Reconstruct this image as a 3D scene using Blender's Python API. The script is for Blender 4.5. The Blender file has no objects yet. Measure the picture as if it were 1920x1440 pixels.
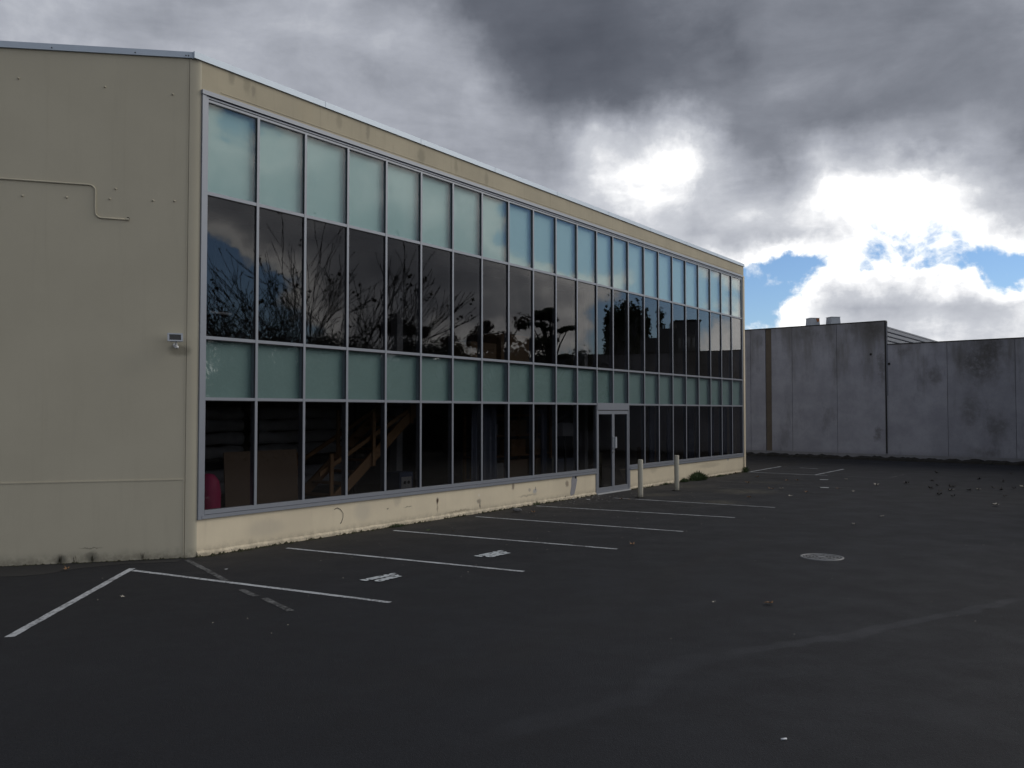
import bpy, math, random
from mathutils import Vector, Matrix, noise as mnoise
R = math.radians
rnd = random.Random(7)

# ------------------------------------------------------------------ camera
sc = bpy.context.scene
col = sc.collection
EYE = 2.2                      # camera height (m)
FPX = 1650.0                   # focal length in photo pixels (photo 1920 x 1440)
PITCH = math.atan(51 / FPX)
cam_d = bpy.data.cameras.new('camera')
cam = bpy.data.objects.new('camera', cam_d)
col.objects.link(cam)
cam_d.sensor_width = 36
cam_d.lens = 36 * FPX / 1920
cam_d.clip_start = .1
cam_d.clip_end = 3000
cam.location = (0, 0, EYE)
cam.rotation_euler = (R(90) + PITCH, 0, 0)
sc.camera = cam

# ------------------------------------------------------------------ view
sc.view_settings.view_transform = 'Standard'
sc.view_settings.look = 'None'
sc.view_settings.gamma = 1
sc.view_settings.exposure = 0
sc.view_settings.use_curve_mapping = False
try:
    sc.cycles.use_denoising = True
    sc.cycles.max_bounces = 8
    sc.cycles.transparent_max_bounces = 16
    sc.cycles.sample_clamp_indirect = 6
    sc.cycles.caustics_reflective = False
    sc.cycles.caustics_refractive = False
except Exception:
    pass

SUN_AZ, SUN_EL = 72.0, 34.0    # degrees clockwise from +Y, elevation
SUN_STRENGTH = 1.25
SUN_ANGLE = 38
SKY_STRENGTH = .09
CLOUD_GAIN = 1.0


def pix_ray(px, py):
    X, Y = (px - 960) / FPX, (720 - py) / FPX
    return Vector((X, math.cos(PITCH) - Y * math.sin(PITCH), math.sin(PITCH) + Y * math.cos(PITCH)))


FACADE_AZ = 35.327             # the facade runs away from us in this direction


def azel(px, py, mirror=False):
    v = pix_ray(px, py)
    a = math.degrees(math.atan2(v.x, v.y))
    e = math.degrees(math.atan2(v.z, math.hypot(v.x, v.y)))
    return (2 * FACADE_AZ - a if mirror else a), e


class NT:
    """small node-tree helper"""
    def __init__(s, tree):
        s.t = tree; s.n = tree.nodes; s.l = tree.links
        s.n.clear()

    def node(s, kind, **kw):
        n = s.n.new(kind)
        for k, v in kw.items():
            setattr(n, k, v)
        return n

    def put(s, sock, v):
        if hasattr(v, 'links'):
            s.l.new(v, sock)
        elif v is not None:
            sock.default_value = v

    def math(s, op, a, b=None, c=None, clamp=False):
        n = s.node('ShaderNodeMath', operation=op, use_clamp=clamp)
        s.put(n.inputs[0], a); s.put(n.inputs[1], b); s.put(n.inputs[2], c)
        return n.outputs[0]

    def vec(s, op, a, b=None, scale=None):
        n = s.node('ShaderNodeVectorMath', operation=op)
        s.put(n.inputs[0], a); s.put(n.inputs[1], b)
        if scale is not None:
            s.put(n.inputs['Scale'], scale)
        return n.outputs['Value'] if op in ('LENGTH', 'DOT_PRODUCT', 'DISTANCE') else n.outputs[0]

    def rng(s, v, a, b, c=0., d=1., smooth=True):
        n = s.node('ShaderNodeMapRange', interpolation_type='SMOOTHSTEP' if smooth else 'LINEAR')
        n.clamp = True
        s.put(n.inputs['Value'], v)
        for k, q in zip(('From Min', 'From Max', 'To Min', 'To Max'), (a, b, c, d)):
            s.put(n.inputs[k], q)
        return n.outputs[0]

    def mixf(s, f, a, b):
        n = s.node('ShaderNodeMix', data_type='FLOAT')
        s.put(n.inputs[0], f); s.put(n.inputs[2], a); s.put(n.inputs[3], b)
        return n.outputs[0]

    def mixc(s, f, a, b, blend='MIX'):
        n = s.node('ShaderNodeMix', data_type='RGBA', blend_type=blend)
        s.put(n.inputs[0], f)
        s.put(n.inputs[6], a if hasattr(a, 'links') else (*a, 1))
        s.put(n.inputs[7], b if hasattr(b, 'links') else (*b, 1))
        return n.outputs[2]

    def noise(s, vec, scale, detail=4, rough=.55, dist=0, color=False):
        n = s.node('ShaderNodeTexNoise')
        s.put(n.inputs['Vector'], vec)
        n.inputs['Scale'].default_value = scale
        n.inputs['Detail'].default_value = detail
        n.inputs['Roughness'].default_value = rough
        n.inputs['Distortion'].default_value = dist
        return n.outputs['Color' if color else 'Fac']

    def ramp(s, f, stops, interp='LINEAR'):
        n = s.node('ShaderNodeValToRGB')
        cr = n.color_ramp
        cr.interpolation = interp
        while len(cr.elements) < len(stops):
            cr.elements.new(.5)
        for e, (p, c) in zip(cr.elements, stops):
            e.position = p
            e.color = (*c, 1) if hasattr(c, '__len__') else (c, c, c, 1)
        s.put(n.inputs[0], f)
        return n.outputs[0]


# ------------------------------------------------------------------ sky
# cloud thickness control points: 0 = open blue sky, .1 = thin sunlit edge, 1 = heavy dark cloud
SKY_PTS = [(50, 30, .38), (250, 60, .43), (500, 50, .42), (700, 120, .43), (450, 150, .44), (620, 40, .43), (780, 60, .50), (150, 20, .38), (350, 30, .42), (600, 160, .44), (700, 220, .47),
           (900, 30, .86), (1000, 110, .95), (890, 205, .44), (960, 130, .80), (960, 250, .60), (1080, 200, .88), (1100, 60, .92),
           (1050, 330, .46), (980, 340, .50), (1140, 300, .26), (1230, 285, .11), (1290, 320, .12), (1200, 360, .15),
           (1090, 400, .44), (1250, 420, .36), (1340, 440, .42), (1400, 475, .12), (1370, 370, .30), (1450, 330, .62),
           (1200, 210, .78), (1400, 230, .76), (1600, 200, .66), (1300, 100, .80), (1500, 60, .68), (1700, 60, .64), (1800, 120, .68),
           (1900, 230, .78), (1750, 270, .70), (1580, 310, .36), (1640, 350, .11), (1750, 350, .12), (1840, 310, .34),
           (1560, 400, .13), (1480, 430, .36), (1540, 455, .30), (1690, 412, .16), (1790, 455, .0), (1770, 480, .0), (1710, 490, .02), (1850, 495, .0),
           (1640, 450, .16), (1720, 425, .20), (1760, 420, .19), (1800, 425, .18), (1700, 445, .17), (1665, 470, .16), (1480, 525, .0), (1440, 530, .0), (1500, 515, .0), (1900, 505, .0), (1880, 485, .0), (1600, 465, .16), (1680, 455, .15), (1650, 385, .13), (1500, 478, .12), (1600, 505, .0), (1350, 365, .2), (1440, 385, .24), (1200, 440, .32), (1300, 475, .2), (1380, 490, .12), (1620, 530, .15), (1680, 525, .16), (1860, 520, .16), (1460, 520, .0), (1550, 505, .01), (1420, 555, .0), (1650, 500, .01), (1900, 400, .58),
           (1870, 440, .12), (1570, 535, .13), (1500, 575, .30), (1440, 590, .12), (1600, 570, .40), (1700, 565, .44),
           (1800, 520, .14), (1740, 515, .13), (1850, 560, .46), (1780, 600, .12), (1620, 615, .16), (1900, 610, .22), (1410, 610, .10),
           (1405, 540, .0), (1510, 552, .12), (1400, 660, .12), (1700, 660, .15), (1900, 660, .18),
           (1180, 330, .08), (1260, 345, .10), (1300, 280, .12), (1255, 385, .13), (1170, 270, .14), (1320, 430, .56), (1400, 425, .58), (1480, 415, .58),
           (1550, 440, .55), (1240, 445, .46), (1150, 440, .40), (1540, 350, .10), (1590, 335, .10), (1700, 385, .10), (1570, 380, .10), (1780, 400, .10),
           (1820, 430, .10), (1620, 425, .10), (1470, 590, .62), (1530, 575, .60), (1600, 580, .62), (1680, 575, .62), (1760, 552, .56), (1850, 545, .55), (1560, 555, .5), (1650, 550, .55),
           (1900, 575, .56), (1430, 615, .1), (1500, 615, .2), (1580, 622, .14), (1680, 618, .12), (1880, 120, .66), (1880, 330, .5),
           (880, 160, .36), (830, 110, .42), (940, 195, .46), (750, 180, .5), (850, 250, .52), (1000, 300, .44), (1060, 365, .38),
           (1500, 140, .58), (1450, 180, .60), (1650, 130, .60), (1250, 170, .74), (1350, 280, .66), (1500, 270, .70), (1640, 250, .72)]
SKY_MIRROR = [(430, 230, .04), (400, 300, .10), (540, 310, .14), (610, 345, .15), (690, 300, .16), (470, 200, .02), (720, 400, .18),
              (420, 395, .42), (395, 470, .0), (440, 520, .02), (540, 440, .42), (640, 470, .5), (720, 480, .62), (770, 500, .5),
              (820, 470, .17), (830, 550, .72), (880, 500, .36), (930, 560, .55), (970, 510, .30), (1040, 520, .22),
              (1100, 560, .22), (1060, 600, .30), (1130, 610, .0), (1110, 635, .04), (1150, 540, .16), (1180, 570, .1),
              (1220, 560, .0), (1260, 570, .0), (1330, 590, .0), (1375, 590, .30), (1380, 625, .12), (1300, 645, .10),
              (1100, 655, .1), (840, 640, .03), (930, 620, .04), (1000, 430, .0), (1060, 440, .0), (930, 470, .12), (970, 490, .12),
              (1090, 505, .11), (1160, 510, .12), (1240, 490, .10), (1330, 520, .10), (1190, 460, .02), (780, 430, .16),
              (860, 440, .15), (1120, 460, .0), (600, 560, .06), (720, 600, .3), (500, 600, .03)]
ctrl = [(*azel(x, y), -.26 if v < .03 else v, 1.6) for x, y, v in SKY_PTS] + [(*azel(x, y, True), -.3 if v < .03 else v, 1.7) for x, y, v in SKY_MIRROR]
for az, el, v in [(-60, 8, .35), (-60, 25, .5), (-100, 10, .4), (-100, 30, .5), (-140, 10, .42), (-140, 35, .55), (180, 8, .4), (180, 30, .52),
                  (140, 10, .25), (140, 30, .45), (105, 8, .15), (110, 25, .3), (95, 35, .4), (70, 32, .35), (50, 25, .45), (45, 10, .12),
                  (35, 35, .6), (0, 40, .7), (-30, 40, .6), (60, 55, .55), (0, 70, .62), (180, 70, .6), (-90, 60, .58), (90, 70, .5),
                  (60, 22, .2), (80, 24, .25)]:
    ctrl.append((az, el, v, 9.))


def field(az, el):
    sw = sv = 1e-9
    for a, e, v, s in ctrl:
        da = (az - a + 180) % 360 - 180
        da *= math.cos(R(min(el, 80)))
        d2 = (da * da + (el - e) ** 2) / (s * s)
        w = math.exp(-d2) + 1e-3 / (1 + d2) ** 2
        sw += w; sv += w * v
    return sv / sw


world = bpy.data.worlds.new('World')
sc.world = world
world.use_nodes = True
w = NT(world.node_tree)
geo = w.node('ShaderNodeNewGeometry')
inc = w.vec('SCALE', geo.outputs['Incoming'], scale=-1.)
tc = w.node('ShaderNodeTexCoord').outputs['Generated']
d0 = tc
warp = w.vec('SUBTRACT', w.noise(d0, 6, 5, .6, color=True), (.5, .5, .5))
warp2 = w.vec('SUBTRACT', w.noise(d0, 26, 5, .6, color=True), (.5, .5, .5))
d1 = w.vec('ADD', w.vec('ADD', d0, w.vec('SCALE', warp, scale=.065)), w.vec('SCALE', warp2, scale=.035))
sx = w.node('ShaderNodeSeparateXYZ'); w.put(sx.inputs[0], d1)
az_n = w.math('ARCTAN2', sx.outputs[0], sx.outputs[1])
hyp = w.math('SQRT', w.math('ADD', w.math('MULTIPLY', sx.outputs[0], sx.outputs[0]), w.math('MULTIPLY', sx.outputs[1], sx.outputs[1])))
el_n = w.math('MULTIPLY', w.math('ARCTAN2', sx.outputs[2], hyp), 180 / math.pi)
azf = w.math('MULTIPLY_ADD', az_n, 1 / (2 * math.pi), .5)          # 0..1 over the full circle
AZS = [-180, -125, -80, -48] + [-31 + i * 2.82 for i in range(23)] + [37, 48, 85, 130, 179]
AZS2 = [-180, -110, -50, -10, 20, 40] + [50 + i * 2.4 for i in range(20)] + [103, 115, 130, 155, 179, 180]
rows = [2, 4.2, 6.4, 8.6, 10.8, 13, 15.2, 17.6, 20, 22.6, 25.5, 32, 45, 75]


def layer(azs):
    v = None
    for i, e in enumerate(rows):
        r = w.ramp(azf, [((a + 180) / 360, max(0, field(a, e) + .3)) for a in azs])
        bw = r
        if v is None:
            v = bw
        else:
            v = w.mixf(w.rng(el_n, rows[i - 1], e, smooth=False), v, bw)
    return v


lay_a, lay_b = layer(AZS), layer(AZS2)
side = w.rng(azf, (40 + 180) / 360, (50 + 180) / 360)
base = w.math('SUBTRACT', w.mixf(side, lay_a, lay_b), .3)
# cloud-plane coordinates for the fine structure (flattened towards the horizon)
sep0 = w.node('ShaderNodeSeparateXYZ'); w.put(sep0.inputs[0], d0)
zz = w.math('ADD', w.math('MAXIMUM', sep0.outputs[2], 0), .42)
cmb = w.node('ShaderNodeCombineXYZ')
w.put(cmb.inputs[0], w.math('DIVIDE', sep0.outputs[0], zz))
w.put(cmb.inputs[1], w.math('DIVIDE', sep0.outputs[1], zz))
w.put(cmb.inputs[2], w.math('MULTIPLY', sep0.outputs[2], 3.))
n1 = w.noise(cmb.outputs[0], 4.2, 9, .58, .25)
n2 = w.noise(d0, 17, 6, .6, .3)
amp = w.rng(base, 0., .5, .27, .46)
F = w.math('MULTIPLY_ADD', w.math('SUBTRACT', n1, .5), amp, base)
F = w.math('MULTIPLY_ADD', w.math('SUBTRACT', n2, .5), w.rng(base, .05, .6, .42, .13), F)
cloud = w.ramp(F, [(.0, (.55, .62, .70)), (.06, (.80, .82, .83)), (.12, (1., 1., .99)), (.19, (.70, .705, .72)), (.28, (.45, .465, .50)), (.42, (.30, .315, .355)),
                   (.60, (.172, .184, .215)), (.78, (.098, .107, .130)), (1., (.063, .070, .088))])
alpha = w.rng(F, .005, .085)
sky = w.node('ShaderNodeTexSky', sky_type='NISHITA')
sky.sun_disc = False
sky.sun_elevation = R(SUN_EL)
sky.sun_rotation = R(SUN_AZ)
sky.air_density = 1.0
sky.dust_density = .1
sky.ozone_density = 2.5
bg1 = w.node('ShaderNodeBackground'); w.put(bg1.inputs[0], w.mixc(1., sky.outputs[0], (.84, .96, 1.16), 'MULTIPLY')); bg1.inputs[1].default_value = SKY_STRENGTH
bg2 = w.node('ShaderNodeBackground'); w.put(bg2.inputs[0], cloud); bg2.inputs[1].default_value = 1.35 * CLOUD_GAIN
ms = w.node('ShaderNodeMixShader'); w.put(ms.inputs[0], alpha); w.l.new(bg1.outputs[0], ms.inputs[1]); w.l.new(bg2.outputs[0], ms.inputs[2])
wo = w.node('ShaderNodeOutputWorld'); w.l.new(ms.outputs[0], wo.inputs[0])

# ------------------------------------------------------------------ sun behind thin cloud
sl = bpy.data.lights.new('sun', 'SUN')
sl.energy = SUN_STRENGTH
sl.angle = R(SUN_ANGLE)
sl.color = (1, .93, .82)
so = bpy.data.objects.new('sun', sl)
col.objects.link(so)
sd = Vector((math.sin(R(SUN_AZ)) * math.cos(R(SUN_EL)), math.cos(R(SUN_AZ)) * math.cos(R(SUN_EL)), math.sin(R(SUN_EL))))
so.rotation_euler = sd.to_track_quat('Z', 'Y').to_euler()
so.location = sd * 60

# ------------------------------------------------------------------ frames of reference
CORNER = Vector((-4.7957, 13.3288))
UX = Vector((math.sin(R(FACADE_AZ)), math.cos(R(FACADE_AZ))))       # along the facade
VX = Vector((-UX.y, UX.x))                                          # into the building


def W(s, d, z=0.):
    p = CORNER + UX * s + VX * d
    return Vector((p.x, p.y, z))


def ground(px, py, z=0.):
    r = pix_ray(px, py)
    t = (z - EYE) / r.z
    return Vector((r.x * t, r.y * t, z))


def local(p):
    q = Vector((p[0], p[1])) - CORNER
    return q.dot(UX), q.dot(VX)


def on_facade(px, py, d=0.):
    """point (s, z) of the vertical plane a depth d behind the facade"""
    r = pix_ray(px, py)
    n = VX
    k = (n.dot(CORNER) + d) / (n.x * r.x + n.y * r.y)
    p = Vector((r.x * k, r.y * k))
    return (p - CORNER).dot(UX), EYE + r.z * k


LW = Vector((-.954, -.2997)).normalized()      # left wall runs this way from the corner


def on_left(px, py):
    n = Vector((-LW.y, LW.x))
    r = pix_ray(px, py)
    k = n.dot(CORNER) / (n.x * r.x + n.y * r.y)
    p = Vector((r.x * k, r.y * k))
    return (p - CORNER).dot(LW), EYE + r.z * k


def mirrored(px, depth):
    """ground position of a thing whose reflection in the facade is seen at column px"""
    r = pix_ray(px, 771)
    s, d = local((r.x * depth, r.y * depth))
    return W(s, -d)


# ------------------------------------------------------------------ materials
def mat(name):
    m = bpy.data.materials.new(name)
    m.use_nodes = True
    t = NT(m.node_tree)
    out = t.node('ShaderNodeOutputMaterial')
    return m, t, out


def bsdf(t, out, color, rough=.6, metal=0., normal=None, spec=.5, coat=0.):
    b = t.node('ShaderNodeBsdfPrincipled')
    t.put(b.inputs['Base Color'], color if hasattr(color, 'links') else (*color, 1))
    t.put(b.inputs['Roughness'], rough)
    t.put(b.inputs['Metallic'], metal)
    b.inputs['Specular IOR Level'].default_value = spec
    b.inputs['Coat Weight'].default_value = coat
    if normal is not None:
        t.l.new(normal, b.inputs['Normal'])
    t.l.new(b.outputs[0], out.inputs[0])
    return b


def bump(t, h, strength=.3, dist=.01):
    b = t.node('ShaderNodeBump')
    b.inputs['Strength'].default_value = strength
    b.inputs['Distance'].default_value = dist
    t.put(b.inputs['Height'], h)
    return b.outputs[0]


def objco(t):
    return t.node('ShaderNodeTexCoord').outputs['Object']


def worldpos(t):
    return t.node('ShaderNodeNewGeometry').outputs['Position']


def scaled(t, v, s):
    return t.vec('MULTIPLY', v, s)


def blob(t, v, c, r, soft=.6):
    """soft-edged patch centred c with radii r (a stain with a shape of its own)"""
    q = t.vec('MULTIPLY', t.vec('SUBTRACT', v, c), tuple(1 / k if k else 0 for k in r))
    return t.rng(t.vec('LENGTH', q), 1., soft, 0., 1.)


def simple(name, c, rough=.6, metal=0., var=.12, scale=9., bmp=0., spec=.5):
    m, t, out = mat(name)
    p = worldpos(t)
    n = t.noise(p, scale, 5, .6)
    colr = t.mixc(n, tuple(k * (1 - var) for k in c), tuple(k * (1 + var) for k in c))
    nm = bump(t, t.noise(p, scale * 12, 3), bmp, .004) if bmp else None
    bsdf(t, out, colr, rough, metal, nm, spec)
    return m


def seg_mask(t, p, a, b, half, soft):
    """band around the ground line a-b"""
    a, b = Vector(a[:2]), Vector(b[:2])
    dr = (b - a).normalized()
    nr = Vector((-dr.y, dr.x))
    dist = t.math('ABSOLUTE', t.math('SUBTRACT', t.vec('DOT_PRODUCT', p, (nr.x, nr.y, 0)), nr.dot(a)))
    m1 = t.rng(dist, half + soft, half, 0, 1)
    al = t.math('SUBTRACT', t.vec('DOT_PRODUCT', p, (dr.x, dr.y, 0)), dr.dot(a))
    L = (b - a).length
    m2 = t.math('MULTIPLY', t.rng(al, -.4, .4), t.rng(al, L + .4, L - .4))
    return t.math('MULTIPLY', m1, m2)


# asphalt
def make_asphalt():
    m, t, out = mat('asphalt')
    p = worldpos(t)
    wv = t.vec('ADD', p, t.vec('SCALE', t.vec('SUBTRACT', t.noise(p, .7, 3, color=True), (.5, .5, .5)), scale=.9))
    big = t.noise(p, .16, 5, .6, .4)
    mid = t.noise(p, 1.3, 5, .65)
    fine = t.noise(p, 48, 5, .8)
    grit = t.node('ShaderNodeTexVoronoi'); t.put(grit.inputs['Vector'], p); grit.inputs['Scale'].default_value = 120
    c = t.mixc(t.rng(big, .3, .7), (.0072, .0082, .0120), (.0112, .0125, .0175))
    c = t.mixc(t.rng(mid, .35, .75, 0, .35), c, (.0115, .0113, .0120))
    c = t.mixc(t.rng(fine, .45, .68, 0, .65), c, (.026, .029, .037))
    spk = t.math('MULTIPLY', t.rng(grit.outputs['Distance'], .22, .05), t.rng(t.noise(p, 37, 1), .55, .7))
    c = t.mixc(t.math('MULTIPLY', spk, .5), c, (.11, .105, .10))
    # worn wheel tracks and an old patched seam
    g = ground
    for a, b, hw, sf, k, cc in [((900, 1395), (1390, 1225), .05, .12, .30, (.034, .037, .045)), ((1390, 1225), (1930, 1125), .06, .07, .5, (.046, .049, .058)),
                                ((1230, 1080), (1400, 1023), .04, .12, .5, (.016, .016, .018)), ((1400, 1023), (1530, 960), .05, .1, .5, (.016, .016, .018)),
                                ((1530, 960), (1600, 930), .04, .1, .5, (.016, .016, .018)),
                                ((520, 1330), (1300, 1150), .12, .3, .16, (.016, .016, .018)), ((1370, 1030), (900, 1240), .1, .3, .2, (.018, .018, .02)),
                                ((1180, 1030), (1500, 1010), .03, .08, .3, (.018, .018, .02))]:
        mk = seg_mask(t, wv, g(*a), g(*b), hw, sf)
        mk = t.math('MULTIPLY', mk, t.rng(t.noise(p, 3.5, 5, .7), .25, .62, .2, k))
        c = t.mixc(mk, c, cc)
    # dried silt near the door posts and dirt along the foot of the building
    for px, py, rx, k in [(1395, 921, 1.3, .9), (1345, 942, .9, .75), (1235, 928, .8, .7), (1300, 912, 1.2, .6), (1440, 905, 1.2, .4)]:
        gp = g(px, py)
        bl = t.math('MULTIPLY', blob(t, wv, tuple(gp), (rx, rx * .8, 1e3), .15), t.rng(t.noise(p, 4, 6, .75), .34, .60, 0, k))
        c = t.mixc(bl, c, (.085, .078, .060))
    n3 = -VX
    dd = t.math('SUBTRACT', t.vec('DOT_PRODUCT', p, (n3.x, n3.y, 0)), n3.dot(CORNER))   # distance in front of facade
    ss = t.math('SUBTRACT', t.vec('DOT_PRODUCT', p, (UX.x, UX.y, 0)), UX.dot(CORNER))
    near = t.math('MULTIPLY', t.rng(dd, 4.2, .1, 0, 1), t.rng(ss, -1.5, 1.5))
    near = t.math('MULTIPLY', near, t.rng(t.noise(p, 2.2, 6, .7), .3, .7, .2, 1))
    c = t.mixc(t.math('MULTIPLY', near, .55), c, (.022, .0205, .018))
    edge = t.math('MULTIPLY', t.rng(dd, .32, .02, 0, 1), t.rng(t.noise(p, 7, 5, .7), .35, .6))
    c = t.mixc(t.math('MULTIPLY', edge, t.rng(ss, -.2, .2, 0, .8)), c, (.018, .016, .012))
    h = t.math('ADD', t.math('MULTIPLY', fine, 1.), t.math('MULTIPLY', grit.outputs['Distance'], .8))
    bsdf(t, out, c, t.rng(mid, .3, .7, .68, .82), 0, bump(t, h, .6, .006), .28)
    return m


def make_paint(name, base, dirty, warm=None, stains=(), splash=True, streak=.5, bmp=.15):
    m, t, out = mat(name)
    p = objco(t)
    wp = t.vec('ADD', p, t.vec('SCALE', t.vec('SUBTRACT', t.noise(p, 9, 4, .7, color=True), (.5, .5, .5)), scale=.10))
    big = t.noise(p, .8, 5, .6)
    c = t.mixc(t.rng(big, .3, .7), base, tuple(b * .6 + d * .4 for b, d in zip(base, dirty)))
    # vertical run-off streaks
    st = t.noise(scaled(t, p, (5., 5., .35)), 1.6, 6, .65)
    c = t.mixc(t.rng(st, .52, .78, 0, streak), c, dirty)
    mot = t.noise(p, 26, 4, .7)
    c = t.mixc(t.rng(mot, .55, .8, 0, .22), c, dirty)
    sp = t.node('ShaderNodeSeparateXYZ'); t.put(sp.inputs[0], wp)
    if splash:
        zz = t.rng(sp.outputs[2], .20, .0)
        c = t.mixc(t.math('MULTIPLY', zz, t.rng(t.noise(p, 8, 5, .7), .3, .65, .1, .75)), c, tuple(k * .42 for k in dirty))
    for cc, rr, colr, k in stains:
        b = blob(t, wp, cc, rr, .35)
        c = t.mixc(t.math('MULTIPLY', b, k), c, colr)
    h = t.math('ADD', t.noise(p, 45, 4, .6), t.math('MULTIPLY', t.noise(p, 2.5, 3), 3.))
    bsdf(t, out, c, .75, 0, bump(t, h, bmp, .006), .35)
    return m


def stain(px, py, rx, rz, colr, k):
    s, z = on_facade(px, py)
    return ((s, 0., z), (rx, 0, rz), colr, k)


PL = (.74, .655, .49)
PL_D = (.50, .435, .33)
dk = (.10, .08, .06)
M = {}
M['asphalt'] = make_asphalt()
M['plinth'] = make_paint('cream_plinth_paint', PL, PL_D, stains=[
    stain(820, 939, .055, .085, (.06, .035, .022), 1.), stain(820, 950, .03, .16, (.16, .11, .08), .55), stain(898, 940, .10, .07, (.12, .10, .09), .6),
    stain(900, 948, .025, .10, (.07, .06, .06), .9), stain(898, 928, .06, .05, (.75, .70, .60), .6), stain(962, 912, .07, .10, (.20, .16, .12), .8),
    stain(1003, 921, .11, .09, (.42, .42, .42), .85), stain(993, 918, .07, .05, (.22, .20, .18), .5), stain(1004, 916, .025, .07, (.10, .10, .11), .8),
    stain(1063, 907, .10, .11, (.22, .18, .14), .75), stain(1060, 931, .05, .03, dk, .9), stain(1365, 862, .12, .05, (.35, .36, .38), .8),
    stain(990, 929, .5, .03, (.2, .17, .13), .4), stain(500, 990, .5, .2, (.50, .45, .36), .5), stain(680, 958, .3, .25, (.50, .46, .38), .45), stain(745, 935, .15, .2, (.45, .40, .32), .5),
    stain(727, 953, .03, .02, dk, .8), stain(765, 950, .15, .012, dk, .7), stain(1080, 893, .10, .04, dk, .6), stain(860, 958, .6, .03, (.25, .21, .15), .6),
    stain(1225, 878, .35, .2, (.45, .39, .29), .5), stain(1330, 872, 1.2, .12, (.42, .37, .28), .5)], streak=.25)
M['band'] = make_paint('weathered_parapet_paint', (.46, .41, .30), (.285, .255, .19), splash=False, streak=.65, stains=[
    stain(434, 145, .08, .16, (.16, .15, .115), 0.39), stain(463, 160, .10, .2, (.17, .16, .115), 0.35), stain(475, 172, .05, .14, (.15, .14, .115), 0.39),
    stain(690, 246, .07, .22, (.15, .14, .115), 0.39), stain(790, 292, .16, .2, (.17, .16, .115), 0.42), stain(636, 228, .1, .18, (.17, .155, .115), 0.32),
    stain(855, 312, .08, .2, (.18, .165, .115), 0.35), stain(912, 336, .10, .2, (.17, .155, .115), 0.35), stain(575, 210, .25, .3, (.47, .41, .29), 0.35),
    stain(560, 240, 1.2, .05, (.50, .45, .33), 0.24)])
LS, LZ = on_left(337, 658)
lw_loc = (LW.dot(UX), LW.dot(VX))
M['leftwall'] = make_paint('greyed_cream_wall_paint', (.525, .487, .378), (.445, .41, .315), streak=.35, bmp=.12, stains=[
    ((lw_loc[0] * LS, lw_loc[1] * LS, LZ), (.22, .22, .11), (.19, .175, .13), .6),
    ((lw_loc[0] * on_left(115, 1045)[0], lw_loc[1] * on_left(115, 1045)[0], .06), (.10, .10, .10), (.10, .095, .075), .7),
    ((lw_loc[0] * on_left(172, 1045)[0], lw_loc[1] * on_left(172, 1045)[0], .07), (.12, .12, .12), (.10, .095, .075), .6),
    ((lw_loc[0] * on_left(170, 1025)[0], lw_loc[1] * on_left(170, 1025)[0], .20), (.2, .2, .015), (.14, .13, .10), .6)])
M['alu'] = simple('grey_powder_coated_aluminium', (.25, .27, .31), .42, .25, .06, 5, spec=.5)
M['alu_lt'] = simple('worn_aluminium_threshold', (.62, .64, .66), .4, .3, .15, 14)
M['trim_shade'] = simple('black_trim_and_shade', (.015, .016, .02), .6)  # black for small trim and for painted shade lines in the glazing
M['flash'] = simple('zinc_roof_flashing', (.46, .53, .61), .45, .3, .08, 3)
M['dark'] = simple('dark_joint', (.02, .02, .02), .9)
M['white'] = simple('white_plastic', (.68, .69, .70), .45)
M['lens'] = simple('dark_lamp_glass', (.035, .035, .035), .12, 0, .1, 20)
M['bollard'] = make_paint('stained_cream_bollard_paint', (.52, .50, .41), (.30, .28, .23), streak=.6, splash=True)


def make_marking():
    m, t, out = mat('worn_white_road_paint')
    p = worldpos(t)
    wear = t.math('ADD', t.noise(p, 26, 6, .75), t.math('MULTIPLY', t.noise(p, 2.2, 3), .5))
    k = t.rng(wear, .68, .90, 0, .9)
    c = t.mixc(t.noise(p, 4, 3), (.40, .42, .45), (.52, .55, .58))
    c = t.mixc(k, c, (.07, .07, .075))
    bsdf(t, out, c, .8, 0, bump(t, t.noise(p, 95, 2, .7), .4, .004), .3)
    return m


def make_faded():
    m, t, out = mat('faded_white_road_paint')
    p = worldpos(t)
    wear = t.math('ADD', t.noise(p, 15, 6, .75), t.math('MULTIPLY', t.noise(p, 1.5, 3), .5))
    k = t.rng(wear, .52, .90, .12, 1)
    c = t.mixc(k, (.20, .205, .21), (.016, .017, .020))
    bsdf(t, out, c, .85, 0, bump(t, t.noise(p, 95, 2, .7), .4, .004), .3)
    return m


M['mark'] = make_marking()
M['stencil'] = simple('white_stencil_paint', (.50, .54, .57), .75, 0, .2, 30)
M['faded'] = make_faded()


def make_glass(name, tint, f0=.043, wave=.0):
    m, t, out = mat(name)
    g = t.node('ShaderNodeNewGeometry')
    c = t.math('ABSOLUTE', t.vec('DOT_PRODUCT', g.outputs['Incoming'], g.outputs['Normal']))
    p5 = t.math('POWER', t.math('SUBTRACT', 1., c, clamp=True), 5.)
    fr = t.math('MULTIPLY_ADD', p5, 1 - f0, f0)
    tr = t.node('ShaderNodeBsdfTransparent'); tr.inputs[0].default_value = (*tint, 1)
    gl = t.node('ShaderNodeBsdfGlossy'); gl.inputs['Roughness'].default_value = .0
    gl.inputs[0].default_value = (1, .98, .96, 1)
    if wave:
        t.l.new(bump(t, t.noise(objco(t), 1.1, 1), wave, .02), gl.inputs['Normal'])
    mx = t.node('ShaderNodeMixShader'); t.put(mx.inputs[0], fr)
    t.l.new(tr.outputs[0], mx.inputs[1]); t.l.new(gl.outputs[0], mx.inputs[2]); t.l.new(mx.outputs[0], out.inputs[0])
    return m


M['glass'] = make_glass('dark_tinted_glass', (.63, .63, .64))
M['sglass'] = make_glass('clear_spandrel_glass', (.94, .965, .965), .04)


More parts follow.
